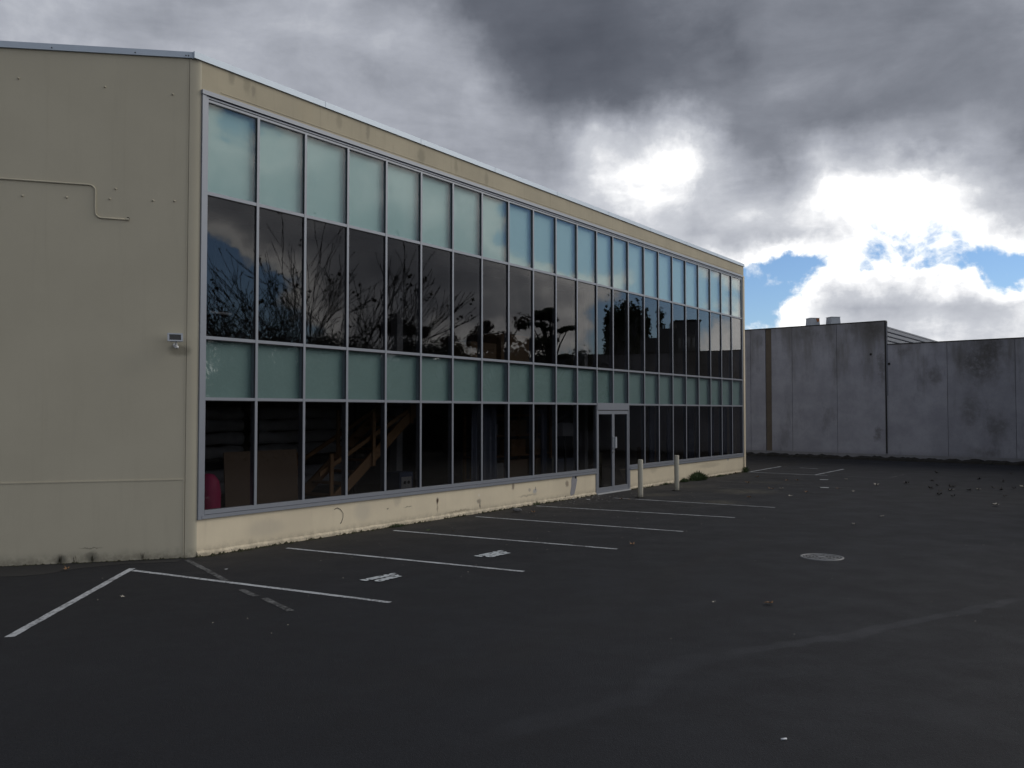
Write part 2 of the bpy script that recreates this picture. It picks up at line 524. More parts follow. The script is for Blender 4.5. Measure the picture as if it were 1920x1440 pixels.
def make_teal(name, a, b):
    m, t, out = mat(name)
    p = worldpos(t)
    sx_ = t.node('ShaderNodeSeparateXYZ'); t.put(sx_.inputs[0], p)
    c = t.mixc(t.noise(p, .6, 3), a, b)
    c = t.mixc(t.rng(t.noise(p, 5, 6, .75), .56, .8, 0, .3), c, tuple(k * 1.25 for k in b))
    c = t.mixc(t.rng(t.noise(p, 60, 2), .45, .8, 0, .12), c, tuple(k * .7 for k in b))
    bsdf(t, out, c, .6)
    return m


M['teal'] = make_teal('teal_back_painted_panel', (.30, .46, .465), (.33, .51, .495))
M['teal_dim'] = make_teal('dim_reflection_teal_panel', (.145, .215, .215), (.16, .245, .232))  # same panel as the top row, its dimmer reflections put into the colour
M['in_wall'] = simple('interior_plaster', (.16, .16, .165), .9)
M['in_floor'] = simple('interior_concrete_floor', (.12, .12, .12), .8)
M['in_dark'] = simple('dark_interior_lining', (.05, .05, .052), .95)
M['wood'] = simple('pine_timber', (.36, .21, .10), .7, 0, .25, 3)
M['ply'] = simple('brown_plywood', (.20, .145, .10), .75, 0, .2, 2)
M['pink'] = simple('pink_plastic', (.62, .03, .16), .5)
M['roll'] = simple('grey_insulation', (.55, .57, .60), .9, 0, .3, 6)
M['blue'] = simple('blue_plastic', (.06, .09, .17), .5)
M['card'] = simple('brown_cardboard', (.32, .22, .13), .85, 0, .15, 4)
M['whitebox'] = simple('pale_painted_box', (.42, .43, .44), .6)
M['curtain'] = simple('blue_grey_curtain', (.12, .14, .19), .9)


WA, WB = Vector((11.676, 44.379)), Vector((20.92, 36.043))
WD = (WB - WA).normalized()


def wall_pt(px, py):
    v = pix_ray(px, 771)
    det = -WD.x * v.y + v.x * WD.y
    t_ = (WA.x * v.y - v.x * WA.y) / det
    return t_, EYE + (771 - py) / FPX * (WA + WD * t_).y


CONC_STAINS = []
for px, py, rx, rz_, k_ in [(1640, 618, .75, .7, .75), (1655, 690, .25, 1.4, .6), (1600, 615, .5, .4, .4), (1838, 680, 1.3, 1.3, .8), (1860, 650, .7, .7, .8), (1752, 705, .45, .5, .55),
                            (1820, 770, .5, 1.2, .5), (1870, 800, .6, .9, .5), (1510, 625, .6, .35, .4), (1420, 640, .4, .6, .4), (1646, 812, .25, .35, .6), (1850, 850, .9, .4, .5), (1700, 660, .5, .3, .4)]:
    t_, z_ = wall_pt(px, py)
    CONC_STAINS.append(((t_, 0, z_), (rx, 50, rz_), k_))


def make_concrete(name, k=1., brown=.5):
    m, t, out = mat(name)
    p = objco(t)
    a, b = tuple(v * k for v in (.36, .372, .425)), tuple(v * k for v in (.27, .28, .325))
    c = t.mixc(t.rng(t.noise(p, .9, 6, .65), .3, .7), a, b)
    c = t.mixc(t.rng(t.noise(p, 14, 5, .7), .5, .8, 0, .35), c, tuple(v * .7 for v in b))
    sp = t.node('ShaderNodeSeparateXYZ'); t.put(sp.inputs[0], p)
    # algae and soot washed down from the top
    n = t.noise(scaled(t, p, (1.5, 1.5, .30)), .9, 7, .62)
    hi = t.rng(sp.outputs[2], 1.0, 6.2, 0, 1, smooth=False)
    lim = t.math('ADD', t.math('MULTIPLY', hi, .42), n)
    c = t.mixc(t.rng(lim, .70, 1.02, 0, brown + .1), c, (.095 * k, .090 * k, .075 * k))
    wq = t.vec('ADD', p, t.vec('SCALE', t.vec('SUBTRACT', t.noise(p, 1.6, 5, .7, color=True), (.5, .5, .5)), scale=1.1))
    for cc, rr_, kk in CONC_STAINS:
        c = t.mixc(t.math('MULTIPLY', blob(t, wq, cc, rr_, .1), t.rng(t.noise(p, 5, 5, .7), .25, .6, .35 * kk, kk)), c, (.085 * k, .082 * k, .076 * k))
    n2 = t.noise(scaled(t, p, (1., 1., .4)), .75, 6, .7)
    c = t.mixc(t.rng(n2, .54, .68, 0, .35), c, (.10 * k, .10 * k, .105 * k))
    pock = t.noise(p, 3.2, 5, .8)
    c = t.mixc(t.rng(pock, .64, .74, 0, .45), c, (.07 * k, .068 * k, .065 * k))
    lo = t.rng(sp.outputs[2], .5, .1)
    c = t.mixc(t.math('MULTIPLY', lo, .4), c, (.09, .09, .09))
    bsdf(t, out, c, .85, 0, bump(t, t.noise(p, 22, 5, .6), .25, .01), .3)
    return m


M['conc'] = make_concrete('weathered_concrete')
M['conc_d'] = make_concrete('heavily_stained_concrete', .92, .65)
M['footing'] = simple('pale_concrete_footing', (.20, .205, .225), .9, 0, .25, 4, .3)
M['brownstain'] = simple('brown_stained_joint', (.12, .10, .078), .9, 0, .3, 3)
M['soil'] = simple('black_soil', (.016, .015, .013), 1., 0, .5, 6, .5)
M['clad'] = simple('blue_grey_steel_cladding', (.15, .165, .20), .6, .0)
M['vent'] = simple('grey_galvanised_vent', (.36, .39, .43), .5, .2)
M['rust'] = simple('orange_rust', (.30, .11, .035), .85, 0, .4, 12)
M['iron'] = simple('worn_cast_iron', (.215, .22, .225), .55, .2, .25, 20)
M['iron_d'] = simple('dark_cast_iron', (.03, .03, .032), .7)
M['weed'] = simple('weed_green', (.055, .085, .030), .7, 0, .4, 30)
M['moss'] = simple('mossy_dirt', (.030, .030, .014), 1, 0, .5, 20)
M['leafdry'] = simple('dry_brown_leaf', (.22, .12, .055), .7, 0, .3, 40)
M['leafdark'] = simple('dark_dead_leaf', (.030, .024, .020), .8, 0, .3, 40)
M['leafpale'] = simple('pale_dead_leaf', (.42, .39, .33), .7, 0, .2, 40)
M['paper'] = simple('white_litter', (.75, .78, .82), .6)
M['stone'] = simple('grey_stone', (.13, .13, .13), .8)
M['bark'] = simple('dark_bark', (.045, .038, .032), .9, 0, .3, 8)
M['crown'] = simple('autumn_foliage', (.055, .050, .022), .7, 0, .5, 2)
M['crown2'] = simple('evergreen_foliage', (.030, .048, .020), .7, 0, .5, 2)
M['crown3'] = simple('russet_foliage', (.065, .042, .022), .7, 0, .5, 2)
M['render'] = simple('dark_grey_render', (.10, .105, .115), .8, 0, .15, 2)
M['paleband'] = simple('pale_weathered_sheet', (.32, .33, .34), .7, 0, .3, 2)


# ------------------------------------------------------------------ mesh helpers
class MB:
    def __init__(s):
        s.v = []; s.f = []

    def add(s, vs, fs):
        o = len(s.v)
        s.v += [tuple(v) for v in vs]
        s.f += [tuple(i + o for i in f) for f in fs]
        return s

    def box(s, x0, y0, z0, x1, y1, z1, T=None):
        x0, x1 = sorted((x0, x1)); y0, y1 = sorted((y0, y1)); z0, z1 = sorted((z0, z1))
        vs = [Vector(v) for v in ((x0, y0, z0), (x1, y0, z0), (x1, y1, z0), (x0, y1, z0), (x0, y0, z1), (x1, y0, z1), (x1, y1, z1), (x0, y1, z1))]
        if T is not None:
            vs = [T @ v for v in vs]
        return s.add(vs, [(0, 3, 2, 1), (4, 5, 6, 7), (0, 1, 5, 4), (1, 2, 6, 5), (2, 3, 7, 6), (3, 0, 4, 7)])

    def prism(s, poly, z0, z1):
        n = len(poly)
        vs = [(x, y, z0) for x, y in poly] + [(x, y, z1) for x, y in poly]
        fs = [tuple(range(n - 1, -1, -1)), tuple(range(n, 2 * n))] + [(i, (i + 1) % n, n + (i + 1) % n, n + i) for i in range(n)]
        return s.add(vs, fs)

    def wedge(s, poly, zb, zt):
        n = len(poly)
        zb = zb if hasattr(zb, '__len__') else [zb] * n
        vs = [(x, y, z) for (x, y), z in zip(poly, zb)] + [(x, y, z) for (x, y), z in zip(poly, zt)]
        fs = [tuple(range(n - 1, -1, -1)), tuple(range(n, 2 * n))] + [(i, (i + 1) % n, n + (i + 1) % n, n + i) for i in range(n)]
        return s.add(vs, fs)

    def tube(s, pts, rads, k=6, cap=True):
        pts = [Vector(p) for p in pts]
        rings = []
        ref = Vector((0.13, .31, .95)).normalized()
        for i, p in enumerate(pts):
            d = (pts[min(i + 1, len(pts) - 1)] - pts[max(i - 1, 0)]).normalized()
            a = d.cross(ref)
            if a.length < .05:
                a = d.cross(Vector((1, 0, 0)))
            a.normalize(); b = d.cross(a)
            rings.append([p + (a * math.cos(2 * math.pi * j / k) + b * math.sin(2 * math.pi * j / k)) * rads[i] for j in range(k)])
        vs = [v for r in rings for v in r]
        fs = []
        for i in range(len(pts) - 1):
            for j in range(k):
                fs.append((i * k + j, i * k + (j + 1) % k, (i + 1) * k + (j + 1) % k, (i + 1) * k + j))
        if cap:
            fs.append(tuple(range(k - 1, -1, -1)))
            fs.append(tuple((len(pts) - 1) * k + j for j in range(k)))
        return s.add(vs, fs)

    def lathe(s, prof, k=24, c=(0, 0, 0)):
        """prof: (r, z) from bottom to top"""
        vs = [(c[0] + r * math.cos(2 * math.pi * j / k), c[1] + r * math.sin(2 * math.pi * j / k), c[2] + z) for r, z in prof for j in range(k)]
        fs = [(i * k + j, i * k + (j + 1) % k, (i + 1) * k + (j + 1) % k, (i + 1) * k + j) for i in range(len(prof) - 1) for j in range(k)]
        fs += [tuple(range(k - 1, -1, -1)), tuple((len(prof) - 1) * k + j for j in range(k))]
        return s.add(vs, fs)

    def mesh(s, name, m):
        me = bpy.data.meshes.new(name)
        me.from_pydata(s.v, [], s.f)
        me.materials.append(M[m] if isinstance(m, str) else m)
        me.update()
        return me

    def build(s, name, m, parent=None, smooth=False, bevel=0.):
        o = bpy.data.objects.new(name, s.mesh(name, m))
        col.objects.link(o)
        o.parent = parent
        if smooth:
            o.data.polygons.foreach_set('use_smooth', [True] * len(o.data.polygons))
        if bevel:
            b = o.modifiers.new('bevel', 'BEVEL'); b.width = bevel; b.segments = 2; b.limit_method = 'ANGLE'
        return o


def put_mesh(name, me, parent, loc=(0, 0, 0), rz=0.):
    o = bpy.data.objects.new(name, me)
    col.objects.link(o)
    o.parent = parent
    o.location = loc
    o.rotation_euler.z = rz
    return o


def tag(o, label=None, cat=None, group=None, kind=None):
    for k, v in (('label', label), ('category', cat), ('group', group), ('kind', kind)):
        if v:
            o[k] = v
    return o


def thing(name, label, cat, loc, rz=0., group=None):
    o = bpy.data.objects.new(name, None)
    col.objects.link(o)
    o.location = loc
    o.rotation_euler = (0, 0, rz)
    o.empty_display_size = .2
    return tag(o, label, cat, group)


def box(*a):
    return MB().box(*a)


FR = math.atan2(UX.y, UX.x)      # rotation of the facade frame

# ------------------------------------------------------------------ ground
gm = MB()
gm.add([(-900, -700, 0), (900, -700, 0), (900, 1100, 0), (-900, 1100, 0)], [(0, 1, 2, 3)])
gr = gm.build('asphalt_ground', 'asphalt')
tag(gr, kind='structure')


def strip(name, p0, p1, w_, m, z=.004, jag=.0, label=None):
    a, b = Vector(p0[:2]), Vector(p1[:2])
    d = (b - a); L = d.length; d.normalize(); n = Vector((-d.y, d.x))
    k = max(2, int(L / .12))
    vs, fs = [], []
    for i in range(k + 1):
        c = a + d * (L * i / k)
        e1, e2 = rnd.uniform(-jag, jag), rnd.uniform(-jag, jag)
        q1, q2 = c + n * (w_ / 2 + e1), c - n * (w_ / 2 + e2)
        vs += [(q1.x, q1.y, z), (q2.x, q2.y, z)]
        if i:
            fs.append((2 * i - 2, 2 * i - 1, 2 * i + 1, 2 * i))
    mb = MB(); mb.add(vs, fs)
    o = mb.build(name, m, gr)
    if label:
        o['label'] = label
    return o


LINES = [((248, 1066), (17, 1195), .09, 'mark'), ((250, 1070), (732, 1130), .085, 'mark'), ((538, 1028), (982, 1072), .085, 'mark'),
         ((738, 995), (1158, 1030), .085, 'mark'), ((892, 969), (1281, 997), .08, 'mark'), ((1005, 949), (1378, 971), .08, 'mark'),
         ((1150, 934), (1453, 952), .075, 'mark'), ((1300, 912), (1556, 926), .075, 'faded'), ((1290, 899), (1597, 916), .075, 'faded'),
         ((1345, 892), (1545, 901), .07, 'faded'), ((1402, 885.5), (1552, 892), .08, 'mark'), ((1552, 892), (1665, 897), .07, 'faded'),
         ((1407, 885), (1464, 875), .08, 'mark'), ((1528, 891), (1582, 880), .08, 'mark'), ((1666, 897), (1697, 890), .08, 'faded'),
         ((1500, 877.5), (1533, 879.5), .08, 'mark'), ((1627, 884.5), (1662, 885.5), .08, 'faded'), ((1590, 914), (1594, 915), .07, 'faded')]
for i, (a, b, w_, m_) in enumerate(LINES):
    strip('parking_line', ground(*a), ground(*b), w_, m_, .004 + .0004 * i, .004,
          'faded white bay line' if m_ == 'faded' else None)
for a, b in [((350, 1050), (385, 1068)), ((385, 1068), (430, 1092)), ((452, 1106), (482, 1119)), ((495, 1122), (545, 1146))]:
    strip('parking_line', ground(*a), ground(*b), .085, 'faded', .0035, .005, 'almost worn-away old bay line')


def letters(word, size, org, ex, ey, z):
    """flat stencilled word lying on the ground, origin org, axes ex, ey"""
    cu = bpy.data.curves.new('word', 'FONT')
    cu.body = word
    cu.size = size
    cu.offset = .032
    cu.space_character = 1.06
    tmp = bpy.data.objects.new('word', cu)
    col.objects.link(tmp)
    bpy.context.view_layer.update()
    me = bpy.data.meshes.new_from_object(tmp.evaluated_get(bpy.context.evaluated_depsgraph_get()))
    bpy.data.objects.remove(tmp)
    xs = [v.co.x for v in me.vertices]; ys = [v.co.y for v in me.vertices]
    x0, x1, y0, y1 = min(xs), max(xs), min(ys), max(ys)
    for v in me.vertices:
        a, b = (v.co.x - x0) / (x1 - x0), (v.co.y - y0) / (y1 - y0)
        q = org + ex * a + ey * b
        v.co = (q.x, q.y, z)
    me.materials.clear()
    me.materials.append(M['stencil'])
    o = bpy.data.objects.new('painted_word', me)
    col.objects.link(o)
    o.parent = gr
    return o


def stencil(pl, pr, pl2, pr2, tall, z):
    a, b = ground(*pl).to_2d(), ground(*pr).to_2d()
    ex = b - a
    ey = Vector((-ex.y, ex.x)).normalized() * tall
    letters('MIDAS', .3, a, ex, ey, z)
    a2, b2 = ground(*pl2).to_2d(), ground(*pr2).to_2d()
    ex2 = b2 - a2
    ey2 = Vector((-ex2.y, ex2.x)).normalized() * tall
    letters('ONLY', .3, a2, ex2, ey2, z)


stencil((686, 1091), (751, 1077.5), (712, 1092.5), (760, 1080.5), .125, .012)
stencil((902, 1045.5), (953, 1034.5), (921, 1046.5), (963, 1037), .15, .012)

# manhole
mc = ground(1541, 1045)
mh = thing('manhole_cover', 'round cast iron manhole cover with concentric rings set in the asphalt', 'manhole cover', (mc.x, mc.y, 0), .4)
r0 = .315
MB().lathe([(r0, -.02), (r0, .010), (r0 - .02, .012), (r0 - .035, .012), (r0 - .035, .004)], 48).build('cover_rim', 'iron', mh, True)
MB().lathe([(r0 - .036, -.02), (r0 - .036, .006)], 48).build('cover_plate', 'iron_d', mh)
for r1, r2, gaps in ((.262, .238, 12), (.215, .190, 8), (.165, .140, 8), (.115, .090, 6)):
    rb = MB()
    for g_ in range(gaps):
        a0 = 2 * math.pi * g_ / gaps; a1 = a0 + 2 * math.pi / gaps * .80
        n = 5
        vs = []
        for i in range(n + 1):
            a = a0 + (a1 - a0) * i / n
            for r_, z_ in ((r1, .006), (r1, .012), (r2, .012), (r2, .006)):
                vs.append((r_ * math.cos(a), r_ * math.sin(a), z_))
        fs = [(4 * i + j, 4 * i + 4 + j, 4 * i + 5 + j, 4 * i + 1 + j) for i in range(n) for j in range(3)]
        rb.add(vs, fs)
    rb.build('raised_ring', 'iron', mh)
MB().lathe([(.06, .006), (.06, .012), (.03, .013)], 20).build('centre_boss', 'iron', mh)

# ------------------------------------------------------------------ the glazed building
bd = thing('commercial_building', 'long two-storey cream building with a gridded dark and teal glass front', 'building', W(0, 0), FR)
TOP, FTOP, GTOP = 7.52, 7.13, 6.985
Z12, Z23, Z34, SILL, FBOT = 5.56, 3.33, 2.39, .69, .56
SL = 22.93                      # facade length
DX0, DX1 = 12.16, 13.94         # door opening

# plinth with a rough bottom edge
def plinth(s0, s1, ends=True):
    k = int((s1 - s0) / .1)
    vs, fs = [], []
    prof = [(.30, FBOT), (.0, FBOT), (.0, .075), (-.022, .045), (-.030, -.02)]
    for i in range(k + 1):
        s = s0 + (s1 - s0) * i / k
        j = mnoise.noise(Vector((s * 3, 0, 0))) * .011 + mnoise.noise(Vector((s * 11, 5, 0))) * .007
        for q, (d, z) in enumerate(prof):
            vs.append((s, d - (abs(j) * .8 if q >= 3 else 0), z + (j if q in (2, 3) else 0)))
        if i:
            for q in range(4):
                fs.append((5 * i - 5 + q, 5 * i - 5 + q + 1, 5 * i + q + 1, 5 * i + q))
    fs += [tuple(range(5)), tuple(5 * k + q for q in range(4, -1, -1))]
    return MB().add(vs, fs).build('plinth_wall', 'plinth', bd)


plinth(.05, DX0 - .06)
plinth(DX1 + .02, SL - .14)
PT0, PT1 = 7.590, 7.490         # the parapet falls slightly towards the far end
MB().wedge([(.05, 0), (SL, 0), (SL, .3), (.05, .3)], FTOP, [PT0, PT1, PT1, PT0]).build('parapet_wall', 'band', bd)
# thin drip bead under the parapet
box(.4, -.006, FTOP + .055, SL - .2, .02, FTOP + .070).build('parapet_bead', 'band', bd)
# right-hand pilaster, standing slightly proud
box(SL - .14, -.035, -.02, SL, .3, FTOP - .0).build('end_pilaster', 'plinth', bd)
box(SL - .165, .0, FBOT, SL - .142, .10, FTOP).build('pilaster_joint', 'dark', bd)

# left wall: panel, rounded corner strip
lu = Vector(lw_loc)                              # direction along left wall in the local frame
ln = Vector((lu.y, -lu.x))                       # outward?
if ln.y > 0:
    ln = -ln


def L(s, o=0.):
    q = lu * s + ln * o
    return (q.x, q.y)


LEN = 15.
LTOP = 7.42
LT = lambda q: 7.600 - .060 * q     # sloping top of the side wall
MB().wedge([L(.135, .0), L(LEN, .0), L(LEN, -.25), L(.135, -.25)], -.02, [LT(.135), LT(LEN), LT(LEN), LT(.135)]).build('side_wall', 'leftwall', bd)
# rounded corner between the two faces
arc = []
rr = .10
c0 = Vector((0.05, 0)) ; c1 = Vector(L(.13, .008))
for i in range(13):
    t_ = i / 12
    ctl = Vector((-.005, -.004)) + ln * .004
    p_ = c0 * (1 - t_) ** 2 + ctl * 2 * t_ * (1 - t_) + c1 * t_ ** 2
    arc.append((p_.x, p_.y))
cp = MB().prism(arc + [L(.13, -.25), (.05, .3)], -.02, PT0 - .002).build('rounded_corner', 'leftwall', bd, bevel=0)
# render repair line: raised edge of the waterproofed lower panel
MB().prism([L(.14, .006), L(LEN, .006), L(LEN, .0), L(.14, .0)], .0, 1.165).build('lower_render_panel', 'leftwall', bd)
MB().prism([L(.14, .014), L(LEN, .014), L(LEN, .0), L(.14, .0)], 1.1655, 1.180).build('render_bead', 'leftwall', bd)
MB().prism([L(.142, .013), L(.156, .013), L(.156, .0), L(.142, .0)], .0, 1.165).build('render_bead', 'leftwall', bd)
for s_ in (1.02, 2.06, 4.2, 6.3, 8.4):
    MB().prism([L(s_, .0012), L(s_ + .012, .0012), L(s_ + .012, .0), L(s_, .0)], 1.185, LT(s_) - .02).build('panel_joint', 'leftwall', bd)
MB().prism([L(.150, .004), L(.160, .004), L(.160, .0), L(.150, .0)], 1.185, LTOP - .02).build('panel_joint', 'leftwall', bd)

# painted-over conduit on the left wall
def Lp(px, py, o=.012):
    s_, z_ = on_left(px, py)
    q = lu * s_ + ln * o
    return Vector((q.x, q.y, z_))


path = []
s_a, z_a = on_left(168, 341)
zt, zb = 5.535, 5.055
sv = on_left(179, 370)[0]
se = on_left(240, 413)[0]
path = [(LEN - .1, zt)] + [(sv + .09, zt)]
for i in range(1, 6):
    a = i / 6 * math.pi / 2
    path.append((sv + .09 - .09 * math.sin(a), zt - .09 + .09 * math.cos(a)))
path.append((sv, zb + .09 + .02))
for i in range(1, 6):
    a = i / 6 * math.pi / 2
    path.append((sv - .09 + .09 * math.cos(a), zb + .09 - .09 * math.sin(a)))
path += [(sv - .09, zb), (se, zb)]
MB().tube([(*L(s_, .010), z_) for s_, z_ in path], [.013] * len(path), 8).build('conduit', 'leftwall', bd, True)
MB().tube([(*L(se, -.01), zb + .012), (*L(se, .012), zb + .012)], [.022, .022], 10).build('conduit_outlet', 'dark', bd)
MB().tube([(*L(se + .03, .008), zb), (*L(se - .015, .008), zb)], [.019, .019], 8).build('conduit_socket', 'leftwall', bd)
# bolt heads
bolt = None
for px, py in [(35, 147), (197, 163), (324, 177), (42, 367), (125, 370), (206, 373), (217, 354), (287, 376), (327, 377), (112, 148)][:9]:
    s_, z_ = on_left(px, py)
    q0, q1, q2 = L(s_, 0), L(s_, .010), L(s_, .018)
    MB().tube([(*q0, z_), (*q1, z_), (*q2, z_)], [.018, .016, .008], 8).build('bolt_head', 'leftwall', bd, True)

# roof flashing
CX = L(.0, .045)
E0, E1 = -.10, SL + .03
def fz(q, up):
    return PT0 + (PT1 - PT0) * max(q, 0) / SL + up
f1 = MB()
q_ = [(E0, -.030), (E1, -.030), (E1, .36), (E0 + .02, .36)]
f1.wedge(q_, [fz(q[0], -.012) for q in q_], [fz(q[0], .088) for q in q_])
f1.build('roof_flashing', 'flash', bd)
for s_ in (2.55, 5.1, 7.6, 10.2, 12.8, 15.3, 17.9, 20.4):
    box(s_, -.034, fz(s_, -.014), s_ + .012, -.028, fz(s_, .090)).build('flashing_seam', 'flash', bd)
q_ = [(.06, .035), (LEN, .035), (LEN, -.3), (.06, -.3)]
MB().wedge([L(*q) for q in q_], [LT(q[0]) - .006 for q in q_], [LT(q[0]) + .086 for q in q_]).build('roof_flashing', 'flash', bd)
for px, py in [(98, 90), (254, 98), (349, 98), (354, 98)]:
    s_, z_ = on_left(px, py)
    zf = LT(s_) + .025
    MB().tube([(*L(s_, .036), zf), (*L(s_, .044), zf)], [.011, .009], 6).build('flashing_screw', 'trim_shade', bd)

# glazing frame -----------------------------------------------------------
box(.052, -.030, FBOT - .004, .115, .10, FTOP).build('jamb', 'alu', bd)
box(.118, -.018, FBOT - .004, .165, .10, FTOP - .03).build('jamb', 'alu', bd)
box(22.70, -.018, FBOT, 22.762, .10, FTOP - .03).build('jamb', 'alu', bd)
# head made of three stepped sections with a black strip painting the shadow lines between
box(.04, -.045, FTOP - .062, 22.78, .10, FTOP + .004).build('head_frame', 'alu', bd)
box(.166, -.012, FTOP - .102, 22.70, .10, FTOP - .074).build('head_frame', 'alu', bd)
box(.166, -.006, GTOP - .004, 22.70, .10, GTOP + .030).build('head_frame', 'alu', bd)
box(.166, .020, GTOP + .028, 22.70, .09, FTOP - .064).build('head_recess', 'trim_shade', bd)
# sill: lower and upper sections, cut by the door
for s0, s1 in ((.166, DX0 - .035), (DX1 + .035, 22.70)):
    box(s0, -.020, SILL - .065, s1, .10, SILL).build('sill_frame', 'alu', bd)
    box(s0 - (.05 if s0 < 1 else 0), -.035, FBOT + .002, s1, .10, SILL - .072).build('sill_frame', 'alu', bd)
    box(s0, -.004, SILL - .074, s1, .09, SILL - .063).build('sill_recess', 'trim_shade', bd)
for z_, h in ((Z12, .052), (Z23, .050), (Z34, .046)):
    box(.166, -.014, z_ - h / 2, 22.70, .09, z_ + h / 2).build('transom', 'alu', bd)
MS = [.165 + (i if i < 13 else i) * 1.0 for i in range(0, 23)]
MS = [.14] + [1.12 + i * 1.004 for i in range(0, 12)]          # 1 .. 12
MS += [13.05, 13.94, 14.925, 15.87, 16.84, 17.82, 18.815, 19.80, 20.76, 21.71, 22.72]
mw = .024
for i, s_ in enumerate(MS[1:-1], 1):
    z0 = SILL - .0015 if i not in (12, 13, 14) else Z34 + .02
    z1 = GTOP + .001
    if i in (12, 14):
        z0 = 0.0
    box(s_ - mw, -.018, z0, s_ + mw, .095, z1).build('mullion', 'alu', bd)
    if i not in (12, 13, 14):
        pass
# panes
nm = 0
cache = {}
for i in range(len(MS) - 1):
    a, b = MS[i] + mw, MS[i + 1] - mw
    if i == 0:
        a = .166
    if i == len(MS) - 2:
        b = 22.70
    for row, (z0, z1) in enumerate(((Z12 + .026, GTOP - .004), (Z23 + .025, Z12 - .026), (Z34 + .023, Z23 - .025), (SILL, Z34 - .023))):
        if row == 3 and i in (12, 13):
            continue
        # each sheet of glass sits a hair out of true, as real glazing does
        tx, tz = rnd.uniform(-.0020, .0020), rnd.uniform(-.0018, .0018)
        w_, h_ = b - a, z1 - z0
        mb = MB()
        y = .012
        for yy in (y, y + .008):
            pass
        vs = [(0, y - tx, 0), (w_, y + tx, 0), (w_, y + tx + tz, h_), (0, y - tx + tz, h_)]
        vs += [(v[0], v[1] + .008, v[2]) for v in vs]
        mb.add(vs, [(0, 1, 2, 3), (7, 6, 5, 4), (0, 4, 5, 1), (1, 5, 6, 2), (2, 6, 7, 3), (3, 7, 4, 0)])
        clear = row in (1, 3)
        o = mb.build('window_pane' if clear else 'spandrel_pane', 'glass' if clear else 'sglass', bd)
        o.location = (a, 0, z0)
        if not clear:
            bk = MB().box(-.02, .085, -.02, w_ + .02, .10, h_ + .02).build('backing_panel', 'teal' if row == 0 else 'teal_dim', o)
# black lines painting the shade beside each mullion and under the transoms
shade_mb = MB()
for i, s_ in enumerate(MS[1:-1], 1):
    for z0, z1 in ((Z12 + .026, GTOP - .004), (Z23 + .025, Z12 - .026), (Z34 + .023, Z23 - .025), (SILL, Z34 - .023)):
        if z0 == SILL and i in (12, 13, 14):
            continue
        shade_mb.box(s_ - mw - .009, -.004, z0, s_ - mw - .0005, .011, z1)
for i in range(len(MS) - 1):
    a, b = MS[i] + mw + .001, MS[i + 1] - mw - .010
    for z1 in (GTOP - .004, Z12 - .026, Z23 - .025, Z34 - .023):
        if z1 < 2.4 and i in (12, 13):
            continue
        shade_mb.box(max(a, .167), -.004, z1 - .011, min(b, 22.69), .011, z1 - .0005)
tag(shade_mb.build('glazing_shade_line', 'trim_shade', bd), kind='stuff')

# door ---------------------------------------------------------------------
box(DX0 + .01, -.026, 2.235, DX1 - .026, .09, Z34 + .030).build('door_head', 'alu', bd)
box(DX0 + .012, -.004, 2.218, DX1 - .028, .08, 2.234).build('door_head_recess', 'trim_shade', bd)
box(DX0 - .06, -.02, -.01, DX0 - .012, .12, SILL - .075).build('door_jamb', 'alu', bd)
box(DX1 + .020, -.02, -.01, DX1 + .066, .12, SILL - .075).build('door_jamb', 'alu', bd)
box(DX0 - .02, -.05, .0, DX1 + .02, .12, .028).build('door_threshold', 'alu_lt', bd)
dxm = 13.05
dl0, dr1 = MS[12] + mw + .004, MS[14] - mw - .004
for k_, (a, b) in enumerate(((dl0, dxm - .003), (dxm + .003, dr1))):
    dz0, dz1 = .034, 2.215
    st = .058
    lf = MB()
    lf.box(a, -.010, dz0, a + st, .045, dz1).box(b - st, -.010, dz0, b, .045, dz1)
    lf.box(a + st, -.008, dz0, b - st, .043, dz0 + .135).box(a + st, -.008, dz1 - .095, b - st, .043, dz1)
    leaf = lf.build('door_leaf', 'alu', bd)
    box(a + st, .014, dz0 + .135, b - st, .022, dz1 - .095).build('door_pane', 'glass', leaf)
    hx = dxm + (-.035 if k_ == 0 else .038)
    h = MB()
    if k_ == 0:
        h.box(hx - .02, -.022, 1.18, hx + .02, -.0102, 1.52)
        h.tube([(hx, -.02, 1.22), (hx, -.065, 1.22)], [.008, .008], 8).tube([(hx, -.02, 1.48), (hx, -.065, 1.48)], [.008, .008], 8)
        h.tube([(hx, -.065, 1.19), (hx, -.065, 1.51)], [.012, .012], 8)
    else:
        h.box(hx - .02, -.02, 1.18, hx + .02, -.0102, 1.50)
        h.box(hx + .0, -.055, 1.20, hx + .085, -.043, 1.50).box(hx + .0, -.045, 1.21, hx + .012, -.018, 1.49)
    h.build('door_handle', 'vent', leaf)
    MB().tube([(hx, -.012, 1.09), (hx, -.024, 1.09)], [.018, .018], 10).build('door_lock', 'iron', leaf)

